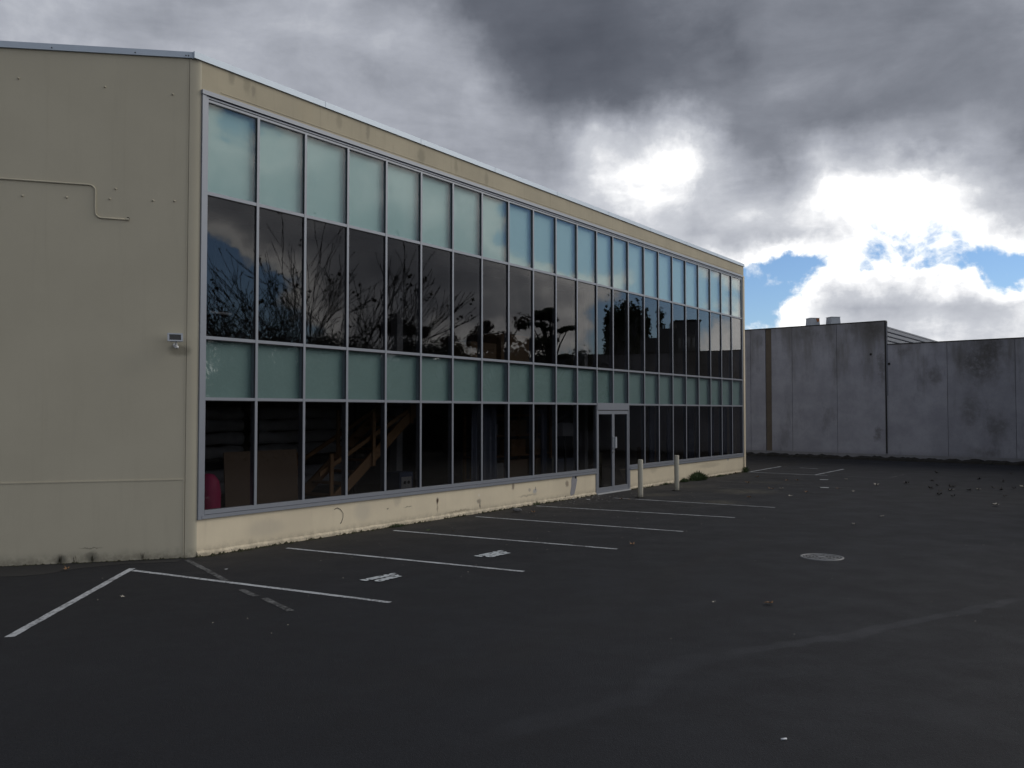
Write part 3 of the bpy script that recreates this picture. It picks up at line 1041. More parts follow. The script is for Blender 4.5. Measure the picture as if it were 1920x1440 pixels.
# shell of the building ----------------------------------------------------
DEP = 17.
box(SL - .25, .3, -.02, SL, DEP, TOP).build('end_wall', 'plinth', bd)
box(0, DEP, -.02, SL, DEP + .2, TOP).build('rear_wall', 'leftwall', bd)
box(.3, .3, 7.05, SL - .2, DEP, 7.2).build('roof', 'flash', bd)
le = L(LEN, -.2)
MB().prism([L(.2, -.26), L(LEN, -.26), (le[0], DEP), (.3, DEP)], 6.35, 6.45).build('roof', 'flash', bd)
MB().prism([L(LEN, 0), (le[0], DEP + .2), (le[0] + .2, DEP + .2), L(LEN - .2, -.26)], -.02, 6.6).build('rear_wall', 'leftwall', bd)
box(.2, .31, -.01, SL - .25, 7.2, .012).build('interior_floor', 'in_floor', bd)
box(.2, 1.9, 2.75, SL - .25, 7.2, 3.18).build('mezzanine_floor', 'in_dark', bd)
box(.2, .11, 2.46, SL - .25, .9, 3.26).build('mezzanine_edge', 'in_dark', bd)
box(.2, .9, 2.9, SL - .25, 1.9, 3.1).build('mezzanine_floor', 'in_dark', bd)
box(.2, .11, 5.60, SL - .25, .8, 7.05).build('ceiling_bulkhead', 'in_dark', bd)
box(.2, 7.2, 0, SL - .25, 7.35, 7.05).build('interior_wall', 'in_wall', bd)
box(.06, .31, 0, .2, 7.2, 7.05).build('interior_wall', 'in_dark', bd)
for s_ in (7.05, 15.6):
    box(s_, 2.4, 0, s_ + .2, 2.6, 7.05).build('interior_column', 'whitebox', bd)


# ------------------------------------------------------------------ things inside, behind the tinted glass
def inside(px, py, d):
    s, z = on_facade(px, py, d)
    return s, z


def beam(mb, a, b, h, y0, y1):
    """sloping board in the s-z plane between y0 and y1, height h"""
    (s0, z0), (s1, z1) = a, b
    mb.add([(s0, y0, z0), (s1, y0, z1), (s1, y0, z1 + h), (s0, y0, z0 + h), (s0, y1, z0), (s1, y1, z1), (s1, y1, z1 + h), (s0, y1, z0 + h)],
           [(0, 1, 2, 3), (7, 6, 5, 4), (0, 4, 5, 1), (1, 5, 6, 2), (2, 6, 7, 3), (3, 7, 4, 0)])


st_ = thing('timber_staircase', 'open timber staircase rising behind the ground floor glass', 'staircase', W(0, 0), FR)
A0, A1 = inside(640, 935, 1.1), inside(785, 768, 1.1)
sl_ = (A1[1] - A0[1]) / (A1[0] - A0[0])
s0 = A0[0] - (A0[1] - .0) / sl_
s1 = A0[0] + (2.95 - A0[1]) / sl_
for y in (1.1, 2.1):
    mb = MB(); beam(mb, (s0, -.0), (s1, 2.85), .26, y, y + .05); mb.build('stringer', 'wood', st_)
nt = 13
for i in range(1, nt):
    f = i / nt
    sx_ = s0 + (s1 - s0) * f
    box(sx_ - .12, 1.15, 2.85 * f + .08, sx_ + .14, 2.10, 2.85 * f + .12).build('tread', 'wood', st_)
for y in (1.12, 2.12):
    mb = MB(); beam(mb, (s0 + .1, .95), (s1 - .3, 2.62), .09, y, y + .04); mb.build('handrail', 'wood', st_)
for f in (.08, .38, .68):
    sx_ = s0 + (s1 - s0) * f
    for y in (1.10, 2.13):
        box(sx_, y - .045, 2.85 * f, sx_ + .08, y - .003, min(2.85 * f + 1.15, 2.8)).build('newel_post', 'wood', st_)

a, b = inside(425, 848, .75), inside(560, 950, .75)
o = box(0, 0, 0, b[0] - a[0], .02, a[1] - .013).build('leaning_board', 'ply'); o.location = W(a[0], .72, .013); o.rotation_euler = (R(-4), 0, FR)
tag(o, 'large brown board leaning inside the second window from the left', 'board')
a, b = inside(382, 890, .35), inside(407, 958, .35)
pk = MB()
ww = .22; hh = a[1] - .013
prof = [(.16, 0), (.19, .05), (.20, .3), (.20, hh * .75), (.17, hh * .9), (.10, hh * .98), (.02, hh)]
pk.lathe(prof, 24)
pko = pk.build('pink_barrel', 'pink', None, True); pko.location = W(inside(390, 900, .5)[0], .5, .013)
tag(pko, 'bright pink rounded tub behind the lower left corner pane', 'tub')
a, b = inside(378, 822, 2.8), inside(402, 860, 2.8)
o = box(0, 0, 0, .5, .4, 1.5).build('storage_box', 'card'); o.location = W(.35, 2.6, .013); o.rotation_euler.z = FR
tag(o, 'tall tan carton behind the bottom left pane, above the pink tub', 'carton')
# rolls of grey insulation on a rack
rk = thing('insulation_rack', 'rack of pale grey rolled insulation behind the stair foot', 'rack', W(1.2, 3.6, .013), FR)
for zz_ in (.1, 1.18, 2.40):
    box(-.2, -.3, zz_, 5.4, .3, zz_ + .05).build('shelf', 'in_dark', rk)
for x_ in (-.2, 2.55, 5.35):
    box(x_, -.32, 0, x_ + .06, -.303, 2.6).build('upright', 'in_dark', rk)
for x0_, x1_ in ((0, 2.4), (2.7, 5.2)):
    for zz_ in (1.35, 1.62, 1.89, 2.14, .62, .87):
        n_ = 9
        pts = [(x0_ + (x1_ - x0_) * i / n_, rnd.uniform(-.02, .02), zz_ + rnd.uniform(-.015, .015)) for i in range(n_ + 1)]
        MB().tube(pts, [.125 + rnd.uniform(-.02, .015) for _ in pts], 10).build('insulation_roll', 'roll', rk, True)
# blue crate with a pale panel
a = inside(757, 866, 1.2)
o = thing('blue_crate', 'blue tool case with two round sockets behind the fifth pane', 'case', W(a[0] - .18, 1.2, .013), FR)
box(0, 0, 0, .52, .4, .35).build('body', 'blue', o)
box(.05, -.3 + .298, .38, .47, .38, .88).build('upper_body', 'blue', o)
box(.10, -.012, .50, .42, -.003, .78).build('face_plate', 'whitebox', o)
for x_ in (.20, .32):
    MB().tube([(x_, -.013, .66), (x_, -.03, .66)], [.035, .035], 10).build('socket', 'in_dark', o)
# shelving and cabinets
sh = thing('timber_shelving', 'brown timber shelving loaded with boxes behind panes eight to ten', 'shelves', W(inside(905, 800, 2.2)[0], 2.3, .013), FR)
for x_ in (0, 1.25, 2.5, 3.4):
    for y_ in (0, .5):
        box(x_, y_, 0, x_ + .08, y_ + .06, 2.3).build('upright', 'wood', sh)
for zz_ in (.35, .95, 1.5, 2.05):
    box(-.02, .003, zz_, 3.5, .497, zz_ + .04).build('shelf', 'wood', sh)
for x_, zz_, w_, h_, m_ in ((.15, .39, .4, .3, 'card'), (.7, .39, .45, .4, 'whitebox'), (1.4, .39, .9, .45, 'card'), (.2, .99, .5, .35, 'card'), (1.5, .99, .7, .42, 'wood'),
                            (2.65, .99, .6, .4, 'card'), (.4, 1.54, .5, .3, 'whitebox'), (1.45, 1.54, .8, .4, 'card'), (2.7, .39, .5, .45, 'card')):
    o = box(0, 0, 0, w_, .38, h_).build('stored_box', m_)
    q_ = W(inside(905, 800, 2.2)[0] + x_, 2.36, .013 + zz_ + .002); o.location = q_; o.rotation_euler.z = FR
    tag(o, 'box on the timber shelving behind panes eight to ten', 'box', 'boxes on the indoor shelving')
a, b = inside(1058, 793, .9), inside(1079, 817, .9)
o = box(0, 0, 0, b[0] - a[0], .25, a[1] - b[1]).build('wall_cabinet', 'whitebox'); o.location = W(a[0], .95, b[1]); o.rotation_euler.z = FR
tag(o, 'small pale box hung behind the eleventh pane, left of the glass door', 'cabinet')
box(b[0] - a[0] - .03, .26, -b[1] + .013, b[0] - a[0] + .03, .30, a[1] - b[1]).build('mounting_post', 'in_dark', o)
a = inside(1060, 850, 1.6)
o = box(0, 0, 0, .9, .45, .85).build('filing_cabinet', 'curtain'); o.location = W(a[0] - .4, 1.6, .013); o.rotation_euler.z = FR
tag(o, 'low grey cabinet behind the eleventh pane', 'cabinet')
a = inside(1222, 835, 1.5)
o = box(0, 0, 0, .5, .45, 1.0).build('storage_box', 'card'); o.location = W(a[0] - .2, 1.5, .013); o.rotation_euler.z = FR
tag(o, 'brown carton behind the second pane right of the door', 'carton')
for s_, w_, lab_ in ((7.5, 1.0, 'widest blue grey curtain hanging inside the eighth ground floor pane from the left'),
                    (10.35, .25, 'narrow blue grey curtain just left of the small pale wall box'),
                    (16.35, .35, 'blue grey curtain behind the third pane right of the door'), (17.6, .3, 'blue grey curtain behind the fourth pane right of the door'),
                    (19.2, .5, 'blue grey curtain midway between the far bollard and the building end'), (21.0, .4, 'blue grey curtain behind the second pane from the far end'),
                    (22.2, .4, 'blue grey curtain in the farthest ground floor pane')):
    cb = MB(); n_ = 14
    vs = []
    for i in range(n_ + 1):
        x_ = w_ * i / n_
        y_ = .03 * math.sin(i * 1.9)
        vs += [(x_, y_, 0), (x_, y_, 2.3), (x_, y_ + .012, 0), (x_, y_ + .012, 2.3)]
    fs = []
    for i in range(n_):
        k = 4 * i
        fs += [(k, k + 4, k + 5, k + 1), (k + 2, k + 3, k + 7, k + 6), (k + 1, k + 5, k + 7, k + 3), (k, k + 2, k + 6, k + 4)]
    cb.add(vs, fs)
    o = cb.build('curtain', 'curtain'); o.location = W(s_, .55, .05); o.rotation_euler.z = FR
    tag(o, lab_, 'curtain', 'curtains inside the ground floor glass')
# upper floor: pale strip light and stacked brown cartons
a, b = inside(389, 586, .7), inside(430, 588, .7)
o = box(0, 0, 0, b[0] - a[0], .07, .035).build('strip_light', 'whitebox'); o.location = W(a[0] + .05, .7, a[1]); o.rotation_euler.z = FR
tag(o, 'unlit white strip light behind the upper left pane', 'strip light')
for i in (0, 1):
    box(.1 + i * .2, .03, .035, .115 + i * .2, .04, 5.6 - a[1] - .05 if False else 1.2).build('hanger', 'in_dark', o)
for k_, (px, w_, h_) in enumerate(((905, 1.1, .8), (960, 1.4, 1.1))):
    s_, z_ = inside(px, 660, 2.2)
    o = box(0, 0, 0, w_, .6, h_).build('storage_box', 'card'); o.location = W(s_ - .5, 2.2, 3.184); o.rotation_euler.z = FR
    tag(o, ('lower', 'taller')[k_] + ' brown carton stacked upstairs, seen dimly through the dark glass', 'carton')

# ------------------------------------------------------------------ floodlight on the left wall
s_, z_ = on_left(326, 636)
q_ = lu * s_ + ln * .0
bw = W(q_.x, q_.y, z_)
nw = UX * ln.x + VX * ln.y
rz = math.atan2(nw.y, nw.x) + math.pi / 2
fl = thing('floodlight', 'small white floodlight bracketed high on the cream side wall by the corner', 'floodlight', (bw.x, bw.y, bw.z), rz + .15)
T = Matrix.Translation((0, -.15, .0)) @ Matrix.Rotation(R(-14), 4, 'X')
hs = MB()
vs = [(-.105, -.05, -.06), (.105, -.05, -.06), (.105, -.05, .06), (-.105, -.05, .06), (-.075, .06, -.035), (.075, .06, -.035), (.075, .06, .045), (-.075, .06, .045)]
hs.add([T @ Vector(v) for v in vs], [(0, 1, 2, 3), (7, 6, 5, 4), (0, 4, 5, 1), (1, 5, 6, 2), (2, 6, 7, 3), (3, 7, 4, 0)])
hs.build('housing', 'white', fl, bevel=.006)
fb = MB()
for x0, x1, z0, z1 in ((-.108, -.082, -.063, .063), (.082, .108, -.063, .063), (-.082, .082, .043, .063), (-.082, .082, -.063, -.043)):
    fb.box(x0, -.064, z0, x1, -.0503, z1, T)
fb.build('bezel', 'vent', fl)
MB().box(-.082, -.058, -.043, .082, -.0506, .043, T).build('lamp_glass', 'lens', fl)
br = MB()
br.tube([(0.02, -.14, -.045), (.02, -.13, -.085), (.02, -.06, -.10), (.02, .0, -.09)], [.012] * 4, 8)
br.build('bracket', 'white', fl, True)
MB().tube([(.02, -.015, -.09), (.02, .0, -.09)], [.035, .035], 14).build('wall_plate', 'white', fl)
MB().lathe([(.022, 0), (.03, .012), (.028, .035), (.012, .045)], 12, (.03, -.11, -.145)).build('motion_sensor', 'white', fl, True)

# ------------------------------------------------------------------ bollards
for k_, ((px, py), top, lab) in enumerate((((1201, 933), 862, 'cream pipe bollard nearest the glass door, rust marks up its side'),
                                           ((1269, 920), 854, 'cream pipe bollard farther from the door, beside the green weeds'))):
    g_ = ground(px, py)
    h = (py - top) / FPX * g_.y
    b = thing('bollard', lab, 'bollard', tuple(g_), rnd.random(), 'steel pipe bollards beside the door')
    po = MB().lathe([(.066, -.05), (.066, h - .012), (.060, h - .003), (.052, h)], 28).build('post', 'bollard', b, True)
    mod = po.modifiers.new('e', 'EDGE_SPLIT'); mod.split_angle = R(40)
    MB().lathe([(.15, -.01), (.13, .012), (.075, .020)], 20).build('concrete_collar', 'soil', b)

# ------------------------------------------------------------------ concrete warehouse at the back
W0 = Vector((11.676, 44.379)); W1 = Vector((20.92, 36.043))
wu = (W1 - W0).normalized()
wr = math.atan2(wu.y, wu.x)
wn = Vector((-wu.y, wu.x))           # away from us
wh = thing('warehouse', 'blank tilt-up concrete warehouse with water-stained grey panels closing the yard', 'warehouse', (W0.x, W0.y, 0), wr)


def wt(px):
    r = pix_ray(px, 771)
    # W0 + wu t = r k
    det = wu.x * (-r.y) - (-r.x) * wu.y
    return (-W0.x * (-r.y) - (-r.x) * (-W0.y)) / det


joints = [wt(1310), wt(1408), wt(1436), wt(1447), wt(1486), wt(1570), wt(1661)]
H1, H2 = 6.27, 5.20
tl = joints[-1]
pj = [joints[0] - 6, joints[0]] + joints[1:]
for i in range(len(pj) - 1):
    a, b = pj[i], pj[i + 1]
    if abs(a - wt(1436)) < .01:
        box(a + .01, .035, 0, b - .01, .2, H1 - .003).build('stained_infill', 'brownstain', wh)
        continue
    box(a + .008, 0, 0, b - .008, .2, H1).build('wall_panel', 'conc', wh)
lo_j = [tl, wt(1777), wt(1905)]
while lo_j[-1] < tl + 34:
    lo_j.append(lo_j[-1] + 3.4)
for i in range(len(lo_j) - 1):
    a, b = lo_j[i], lo_j[i + 1]
    o = box(a + .008, .012, 0, b - .008, .2, H2).build('wall_panel', 'conc_d' if i in (1, 4, 6) else 'conc', wh)
    if i == 1:
        o['label'] = 'panel with broad black water stains'
box(pj[0], .10, 0, lo_j[-1], .19, H2 - .05).build('joint_backing', 'dark', wh)
box(pj[0], .10, H2 - .049, tl - .009, .19, H1 - .05).build('joint_backing', 'dark', wh)
# metal capping, and the dark corner trim of the taller part
box(pj[0], -.02, H1 + .001, tl + .02, .22, H1 + .04).build('capping', 'dark', wh)
box(tl + .021, -.012, H2 + .001, lo_j[-1], .22, H2 + .035).build('capping', 'dark', wh)
box(tl - .007, -.03, 0.3, tl + .05, .19, H1).build('corner_trim', 'dark', wh)
box(tl + .051, -.018, 2.9, tl + .10, .011, H1 - .1).build('corner_trim', 'clad', wh)
# form-tie holes
for px, py in ((1634, 664), (1668, 682)):
    t_ = wt(px)
    dep = (W0 + wu * t_).y
    z_ = EYE + (771 - py) / FPX * dep
    MB().tube([(t_, .03, z_), (t_, -.025, z_ - .004)], [.06, .05], 10).build('pipe_stub', 'dark', wh)
# footing ledge and broken dirt strip
box(pj[0], -.05, -.02, lo_j[-1], -.002, .26).build('footing', 'footing', wh)
# side wall of the taller part with horizontal ribbed cladding, running back
ca = math.atan2(wu.y, wu.x)
sdv = Vector((math.sin(R(37.)), math.cos(R(37.))))
sl2 = (sdv.dot(wu), sdv.dot(wn))
cl_top = EYE + (771 - 613) / FPX * (W0 + wu * tl).y
nrib = 6
for i in range(nrib):
    z1_ = cl_top - .02 - i * .20
    z0_ = z1_ - .185
    vs = []
    for k in (0, 26.):
        x_, y_ = tl - .02 + sl2[0] * k, .22 + sl2[1] * k
        ox, oy = sl2[1], -sl2[0]
        for dd_, zz_ in ((0, z1_), (.05, z1_ - .02), (.05, z0_ + .03), (0, z0_)):
            vs.append((x_ + ox * dd_, y_ + oy * dd_, zz_))
    MB().add(vs, [(0, 1, 5, 4), (1, 2, 6, 5), (2, 3, 7, 6), (3, 2, 1, 0), (4, 5, 6, 7), (0, 4, 7, 3)]).build('cladding_board', 'clad', wh)
x_, y_ = tl - .08, .25
ox, oy = sl2[1], -sl2[0]
MB().prism([(x_, y_), (x_ + sl2[0] * 26, y_ + sl2[1] * 26), (x_ + sl2[0] * 26 - ox * .2, y_ + sl2[1] * 26 - oy * .2), (x_ - ox * .2, y_ - oy * .2)], .0, cl_top - .03).build('side_wall', 'dark', wh)
MB().prism([(x_ + ox * .10, y_ + oy * .10), (x_ + sl2[0] * 26 + ox * .10, y_ + sl2[1] * 26 + oy * .10), (x_ + sl2[0] * 26 - ox * .2, y_ + sl2[1] * 26 - oy * .2), (x_ - ox * .2, y_ - oy * .2)], cl_top - .015, cl_top + .05).build('eaves_trim', 'clad', wh)
# roof slabs
MB().prism([(pj[0], .2), (tl - .3, .2), (tl - .3 + sl2[0] * 26, 20.), (pj[0], 20.)], H1 - .35, H1 - .25).build('roof_sheet', 'clad', wh)
MB().prism([(tl + .3, .2), (lo_j[-1], .2), (lo_j[-1], 20.), (tl + .5 + sl2[0] * 26, 20.)], H2 - .45, H2 - .35).build('roof_sheet', 'clad', wh)
# roof vents
for k_, (px, w_) in enumerate(((1521, .54), (1560.5, .54))):
    t_ = wt(px) - .35
    z0_ = H1 - .25
    hh_ = 6.72 - z0_ + (.02 if k_ == 0 else -.0)
    fr_ = MB()
    lw, uw = w_ / 2, w_ / 2 * .84
    vs = [(-lw, -lw, 0), (lw, -lw, 0), (lw, lw, 0), (-lw, lw, 0), (-uw, -uw, hh_), (uw, -uw, hh_), (uw, uw, hh_), (-uw, uw, hh_)]
    fr_.add(vs, [(0, 3, 2, 1), (4, 5, 6, 7), (0, 1, 5, 4), (1, 2, 6, 5), (2, 3, 7, 6), (3, 0, 4, 7)])
    v_ = fr_.build('roof_vent', 'vent', wh)
    v_.location = (t_, 1.1, z0_)
    v_.rotation_euler.z = R(52)
    if k_ == 0:
        v_['label'] = 'rust-patched grey roof vent'
        f_ = lambda a, b, z: ((lw + (uw - lw) * z / hh_) + .004, a, z)
        rm = MB()
        rm.add([(lw - .02 * 0 + .002, -.20, .10), (lw + .002, .22, .12), (uw + .004, .26, hh_ - .004), (uw + .004, .02, hh_ - .004), (uw + .03, -.12, hh_ - .16)],
               [(0, 1, 2, 3, 4)])
        rm.build('rust_patch', 'rust', v_)
        rm = MB(); rm.add([(.05, -uw - .004, hh_ - .01), (.10, -uw - .03, hh_ - .20), (uw, -uw - .022, hh_ - .14), (uw - .01, -uw - .004, hh_ - .01)], [(0, 1, 2, 3)])
        rm.build('rust_patch', 'rust', v_)
    MB().box(-uw - .02, -uw - .02, hh_ + .001, uw + .02, uw + .02, hh_ + .02).build('vent_cap', 'vent', v_)
    MB().box(-lw - .012, -lw - .012, .14, lw + .012, lw + .012, .16).build('vent_band', 'vent', v_)

# dark verge of soil and rubble at the foot of the concrete wall
vm = MB()
n_ = 420
a_, b_ = pj[0], lo_j[-1]
vs, fs = [], []
for i in range(n_ + 1):
    t_ = a_ + (b_ - a_) * i / n_
    wd = .42 + .16 * mnoise.noise(Vector((t_ * .8, 0, 0))) + .1 * rnd.random()
    hz = .09 + .08 * mnoise.noise(Vector((t_ * 2.1, 3, 0))) + .06 * rnd.random()
    for y_, z_ in ((-wd, -.01), (-wd * .8, max(hz * .7, .01)), (-wd * .4, max(hz * 1.1, .02)), (-.055, max(hz + .05 * rnd.random(), .02))):
        q_ = W0 + wu * t_ + wn * y_
        vs.append((q_.x, q_.y, z_))
    if i:
        for k in range(3):
            fs.append((4 * i - 4 + k, 4 * i - 4 + k + 1, 4 * i + k + 1, 4 * i + k))
vm.add(vs, fs)
tag(vm.build('soil_verge', 'soil'), 'dark strip of soil and rubble along the foot of the concrete wall', 'soil', None, 'stuff')


# ------------------------------------------------------------------ weeds and dirt along the plinth
def blade(mb, p, h, lean, wd, az):
    d = Vector((math.cos(az), math.sin(az), 0)); n = Vector((-d.y, d.x, 0))
    q0, q1, q2 = p, p + d * lean * .4 + Vector((0, 0, h * .65)), p + d * lean + Vector((0, 0, h))
    mb.add([q0 - n * wd * .4, q0 + n * wd * .4, q1 + n * wd * .6, q2, q1 - n * wd * .6], [(0, 1, 2, 3, 4)])


def weed(px, py, w_, h_, n, label):
    s_g, d_g = local(ground(px, py))
    g_ = W(s_g, -.06 - w_ * .10)
    mb = MB()
    for _ in range(n):
        a = rnd.uniform(0, 6.28); r_ = rnd.random() ** .7 * w_ / 2
        off = UX * (math.cos(a) * r_) + VX * (math.sin(a) * r_ * .35)
        hh = h_ * rnd.uniform(.35, 1.) * (1 - .5 * r_ / (w_ / 2))
        blade(mb, Vector((off.x, off.y, 0)), hh, rnd.uniform(.02, .14) * (h_ / .3), rnd.uniform(.012, .035) * (h_ / .25), rnd.uniform(0, 6.28))
    o = mb.build('weed', 'weed')
    o.location = g_
    tag(o, label, 'weed')


weed(1287, 899, 1.0, .34, 420, 'large green weed clump against the plinth behind the far bollard')
weed(1252, 902, .55, .16, 150, 'low spread of weeds between the two bollards at the wall foot')
weed(1362, 884, .40, .28, 60, 'tall thin weed against the plinth near the far corner')
weed(736, 987, .35, .09, 110, 'small weed tuft at the plinth foot by the third bay line')
weed(1232, 908, .3, .1, 60, 'tiny weed tuft beside the nearer bollard')
weed(985, 945, .25, .12, 30, 'wispy grass stem against the stained plinth left of the door')
weed(1322, 892, .7, .09, 120, 'low creeping weeds at the plinth foot right of the big clump')
ms_ = MB()
s_ = .0
while s_ < SL - .2:
    s_ += rnd.uniform(.01, .05)
    if DX0 - .05 < s_ < DX1 + .05:
        continue
    if mnoise.noise(Vector((s_ * 1.7, 9, 0))) < -.22:
        continue
    r_ = rnd.uniform(.010, .042)
    p_ = W(s_, -.035 - rnd.random() ** 2 * .10, 0)
    k = 5
    vs = [(p_.x + r_ * math.cos(j * 1.257) * rnd.uniform(.6, 1.3), p_.y + r_ * math.sin(j * 1.257) * rnd.uniform(.6, 1.3), .001) for j in range(k)] + [(p_.x, p_.y, r_ * rnd.uniform(.4, 1.1))]
    ms_.add(vs, [(j, (j + 1) % k, k) for j in range(k)])
    if rnd.random() < .35:
        blade(ms_, p_, rnd.uniform(.02, .06), .02, .006, rnd.uniform(0, 6.28))
tag(ms_.build('moss_line', 'moss'), 'dark moss and dirt along the foot of the cream plinth', 'moss', None, 'stuff')
ms_ = MB()
s_ = .1
while s_ < 9.:
    s_ += rnd.uniform(.01, .04)
    r_ = rnd.uniform(.008, .028)
    q_ = lu * s_ + ln * (.01 + rnd.random() ** 2 * .12)
    p_ = W(q_.x, q_.y, 0)
    k = 5
    vs = [(p_.x + r_ * math.cos(j * 1.257), p_.y + r_ * math.sin(j * 1.257), .001) for j in range(k)] + [(p_.x, p_.y, r_ * rnd.uniform(.4, 1.))]
    ms_.add(vs, [(j, (j + 1) % k, k) for j in range(k)])
for px, n in ((115, 9), (172, 7), (140, 4), (265, 4)):
    sq, _ = on_left(px, 1050)
    for _ in range(n):
        q_ = lu * (sq + rnd.uniform(-.03, .03)) + ln * .02
        blade(ms_, W(q_.x, q_.y, 0), rnd.uniform(.05, .13), .02, .005, rnd.uniform(0, 6.28))
tag(ms_.build('moss_line', 'moss'), 'dark moss and dirt along the foot of the side wall', 'moss', None, 'stuff')
# darker strip of asphalt along the side wall
dk_ = MB()
pts = [(0, 1063), (60, 1061), (130, 1058), (250, 1053), (345, 1049), (330, 1054), (230, 1058), (150, 1066), (90, 1076), (40, 1081), (-60, 1083), (-200, 1086), (-200, 1066)]
dk_.add([(*ground(*p).to_2d(), .003) for p in pts], [tuple(range(len(pts)))])
M['dark_strip'] = simple('dark_asphalt', (.012, .012, .013), .9, 0, .4, 9, .4)
dk_.build('dark_patch', 'dark_strip', gr)

# ------------------------------------------------------------------ litter
def leaf_mesh(size, m, curl=.3):
    mb = MB()
    n = 11
    vs = [(0, 0, .004)]
    for j in range(n):
        a = 2 * math.pi * j / n
        r_ = size * (.5 if j % 2 else .27) * rnd.uniform(.8, 1.15)
        vs.append((r_ * math.cos(a), r_ * .8 * math.sin(a), .004 + curl * size * rnd.random() * (.9 if j % 2 else .3)))
    mb.add(vs, [(0, j + 1, (j + 1) % n + 1) for j in range(n)])
    return mb


def drop(px, py, size, m, name='dead_leaf', label='', cat='leaf', group=None, curl=.35):
    g_ = ground(px, py)
    o = leaf_mesh(size, m, curl).build(name, m)
    o.location = (g_.x, g_.y, .0165)
    o.rotation_euler.z = rnd.uniform(0, 6.28)
    tag(o, label, cat, group)


drop(1443, 1134, .13, 'leafdry', label='curled orange-brown leaf alone in the open asphalt', curl=.5)
drop(1185, 1023, .13, 'leafdry', label='small tan leaf just past the end of the third bay line')
drop(125, 1070, .13, 'leafdry', label='reddish brown leaf at the foot of the side wall')
drop(1338, 1132, .07, 'leafpale', label='small pale leaf left of the orange-brown leaf')
drop(1601, 985, .13, 'leafpale', label='pale leaf in the open yard, nearer of two beyond the manhole')
drop(1653, 970, .13, 'leafpale', label='pale leaf in the open yard, farther of two beyond the manhole')
drop(424, 1070, .07, 'paper', 'paper_scrap', 'white paper scrap above the first bay line', 'litter', curl=.1)
drop(1103, 938, .16, 'paper', 'paper_scrap', 'white paper scrap in front of the glass door', 'litter', curl=.15)
drop(1075, 936, .09, 'paper', 'paper_scrap', 'small white scrap against the plinth left of the door', 'litter', curl=.15)
drop(230, 1122, .07, 'leafpale', label='pale curled leaf between the two nearest bay lines')
drop(803, 997, .12, 'weed', 'leaf_sprig', 'green leaf sprig lying on the second long bay line', 'sprig')
drop(850, 998, .07, 'leafdry', label='small brown leaf beyond the green sprig')
drop(1000, 962, .16, 'leafdry', label='rusty brown leaf near the dark stone')
drop(1165, 937, .16, 'leafdry', label='red-brown leaf at the left foot of the nearer bollard', curl=.3)
drop(1180, 938, .13, 'leafdry', label='small red leaf nearest the base of the nearer bollard')
for px, py in ((1545, 900), (1546, 915)):
    a = ground(px - 8, py); b = ground(px + 8, py + .3)
    strip('paint_fleck', a, b, .16, 'stencil', .0145, .03)
g_ = ground(1470, 1388)
o = MB().tube([(-.02, 0, 0), (.02, .004, 0)], [.006, .006], 8).build('cigarette_end', 'paper', None, True)
o.location = (g_.x, g_.y, .0085); o.rotation_euler.z = .1
tag(o, 'white cigarette end on the nearest asphalt', 'cigarette end')
g_ = ground(969, 960)
sm = MB().lathe([(.06, 0), (.10, .02), (.09, .05), (.04, .07)], 9)
for i, v in enumerate(sm.v):
    sm.v[i] = (v[0] * 1.2 + rnd.uniform(-.012, .012), v[1] * .7 + rnd.uniform(-.012, .012), v[2])
o = sm.build('stone', 'stone'); o.location = (g_.x, g_.y, .015)
tag(o, 'flat grey stone beyond the third bay line near the plinth', 'stone')
GR = 'dead leaves scattered in the yard before the concrete wall'
for px, py in [(1698, 907), (1700, 907.5), (1745, 917), (1758, 912), (1763, 922), (1761, 929), (1783, 914), (1789, 914), (1781, 921), (1784, 920), (1787, 932), (1816, 921),
               (1834, 919), (1881, 904.5), (1884, 932), (1901, 917), (1863, 916), (1876, 920), (1867, 949), (1918, 914), (1757, 888), (1748, 903), (1644, 911), (1895, 890), (1836, 900)]:
    pale = (px in (1698, 1784, 1834, 1867, 1644, 1918))
    drop(px, py, rnd.uniform(.14, .24), 'leafpale' if pale else 'leafdark', 'dead_leaf', 'dry leaf among those scattered before the concrete wall', 'leaf', GR, .5)
GR2 = 'dead leaves among the faint bays by the far corner'
for px, py in [(1402, 906), (1443, 917), (1449, 918), (1466, 918.5), (1482, 931), (1495, 902), (1475, 902), (1512, 924), (1570, 917), (1600, 923), (1587, 900), (1404, 934), (1420, 895), (1380, 888)]:
    drop(px, py, rnd.uniform(.12, .2), 'leafpale' if px in (1482, 1466, 1587, 1600) else 'leafdry', 'dead_leaf', 'dry leaf among the faint far bay lines', 'leaf', GR2, .4)
# countless specks of grit and white crumbs
gb = MB()
for _ in range(420):
    u = rnd.random()
    if u < .55:
        s_, d_ = rnd.uniform(0, 22), -.05 - rnd.random() ** 1.8 * 5
        p_ = W(s_, d_, 0)
    else:
        yy = rnd.uniform(8.5, 38); p_ = Vector((rnd.uniform(-.55, .6) * yy, yy, 0))
        if local(p_)[1] > -.1:
            continue
    r_ = rnd.uniform(.003, .010)
    a0 = rnd.uniform(0, 6.28)
    gb.add([(p_.x + r_ * math.cos(a0 + j * 2.1) * rnd.uniform(.6, 1.5), p_.y + r_ * math.sin(a0 + j * 2.1), .002) for j in range(3)] + [(p_.x, p_.y, r_ * .9)],
           [(0, 1, 3), (1, 2, 3), (2, 0, 3)])
tag(gb.build('grit', 'leafpale'), 'scattered pale grit and crumbs on the asphalt', 'grit', None, 'stuff')
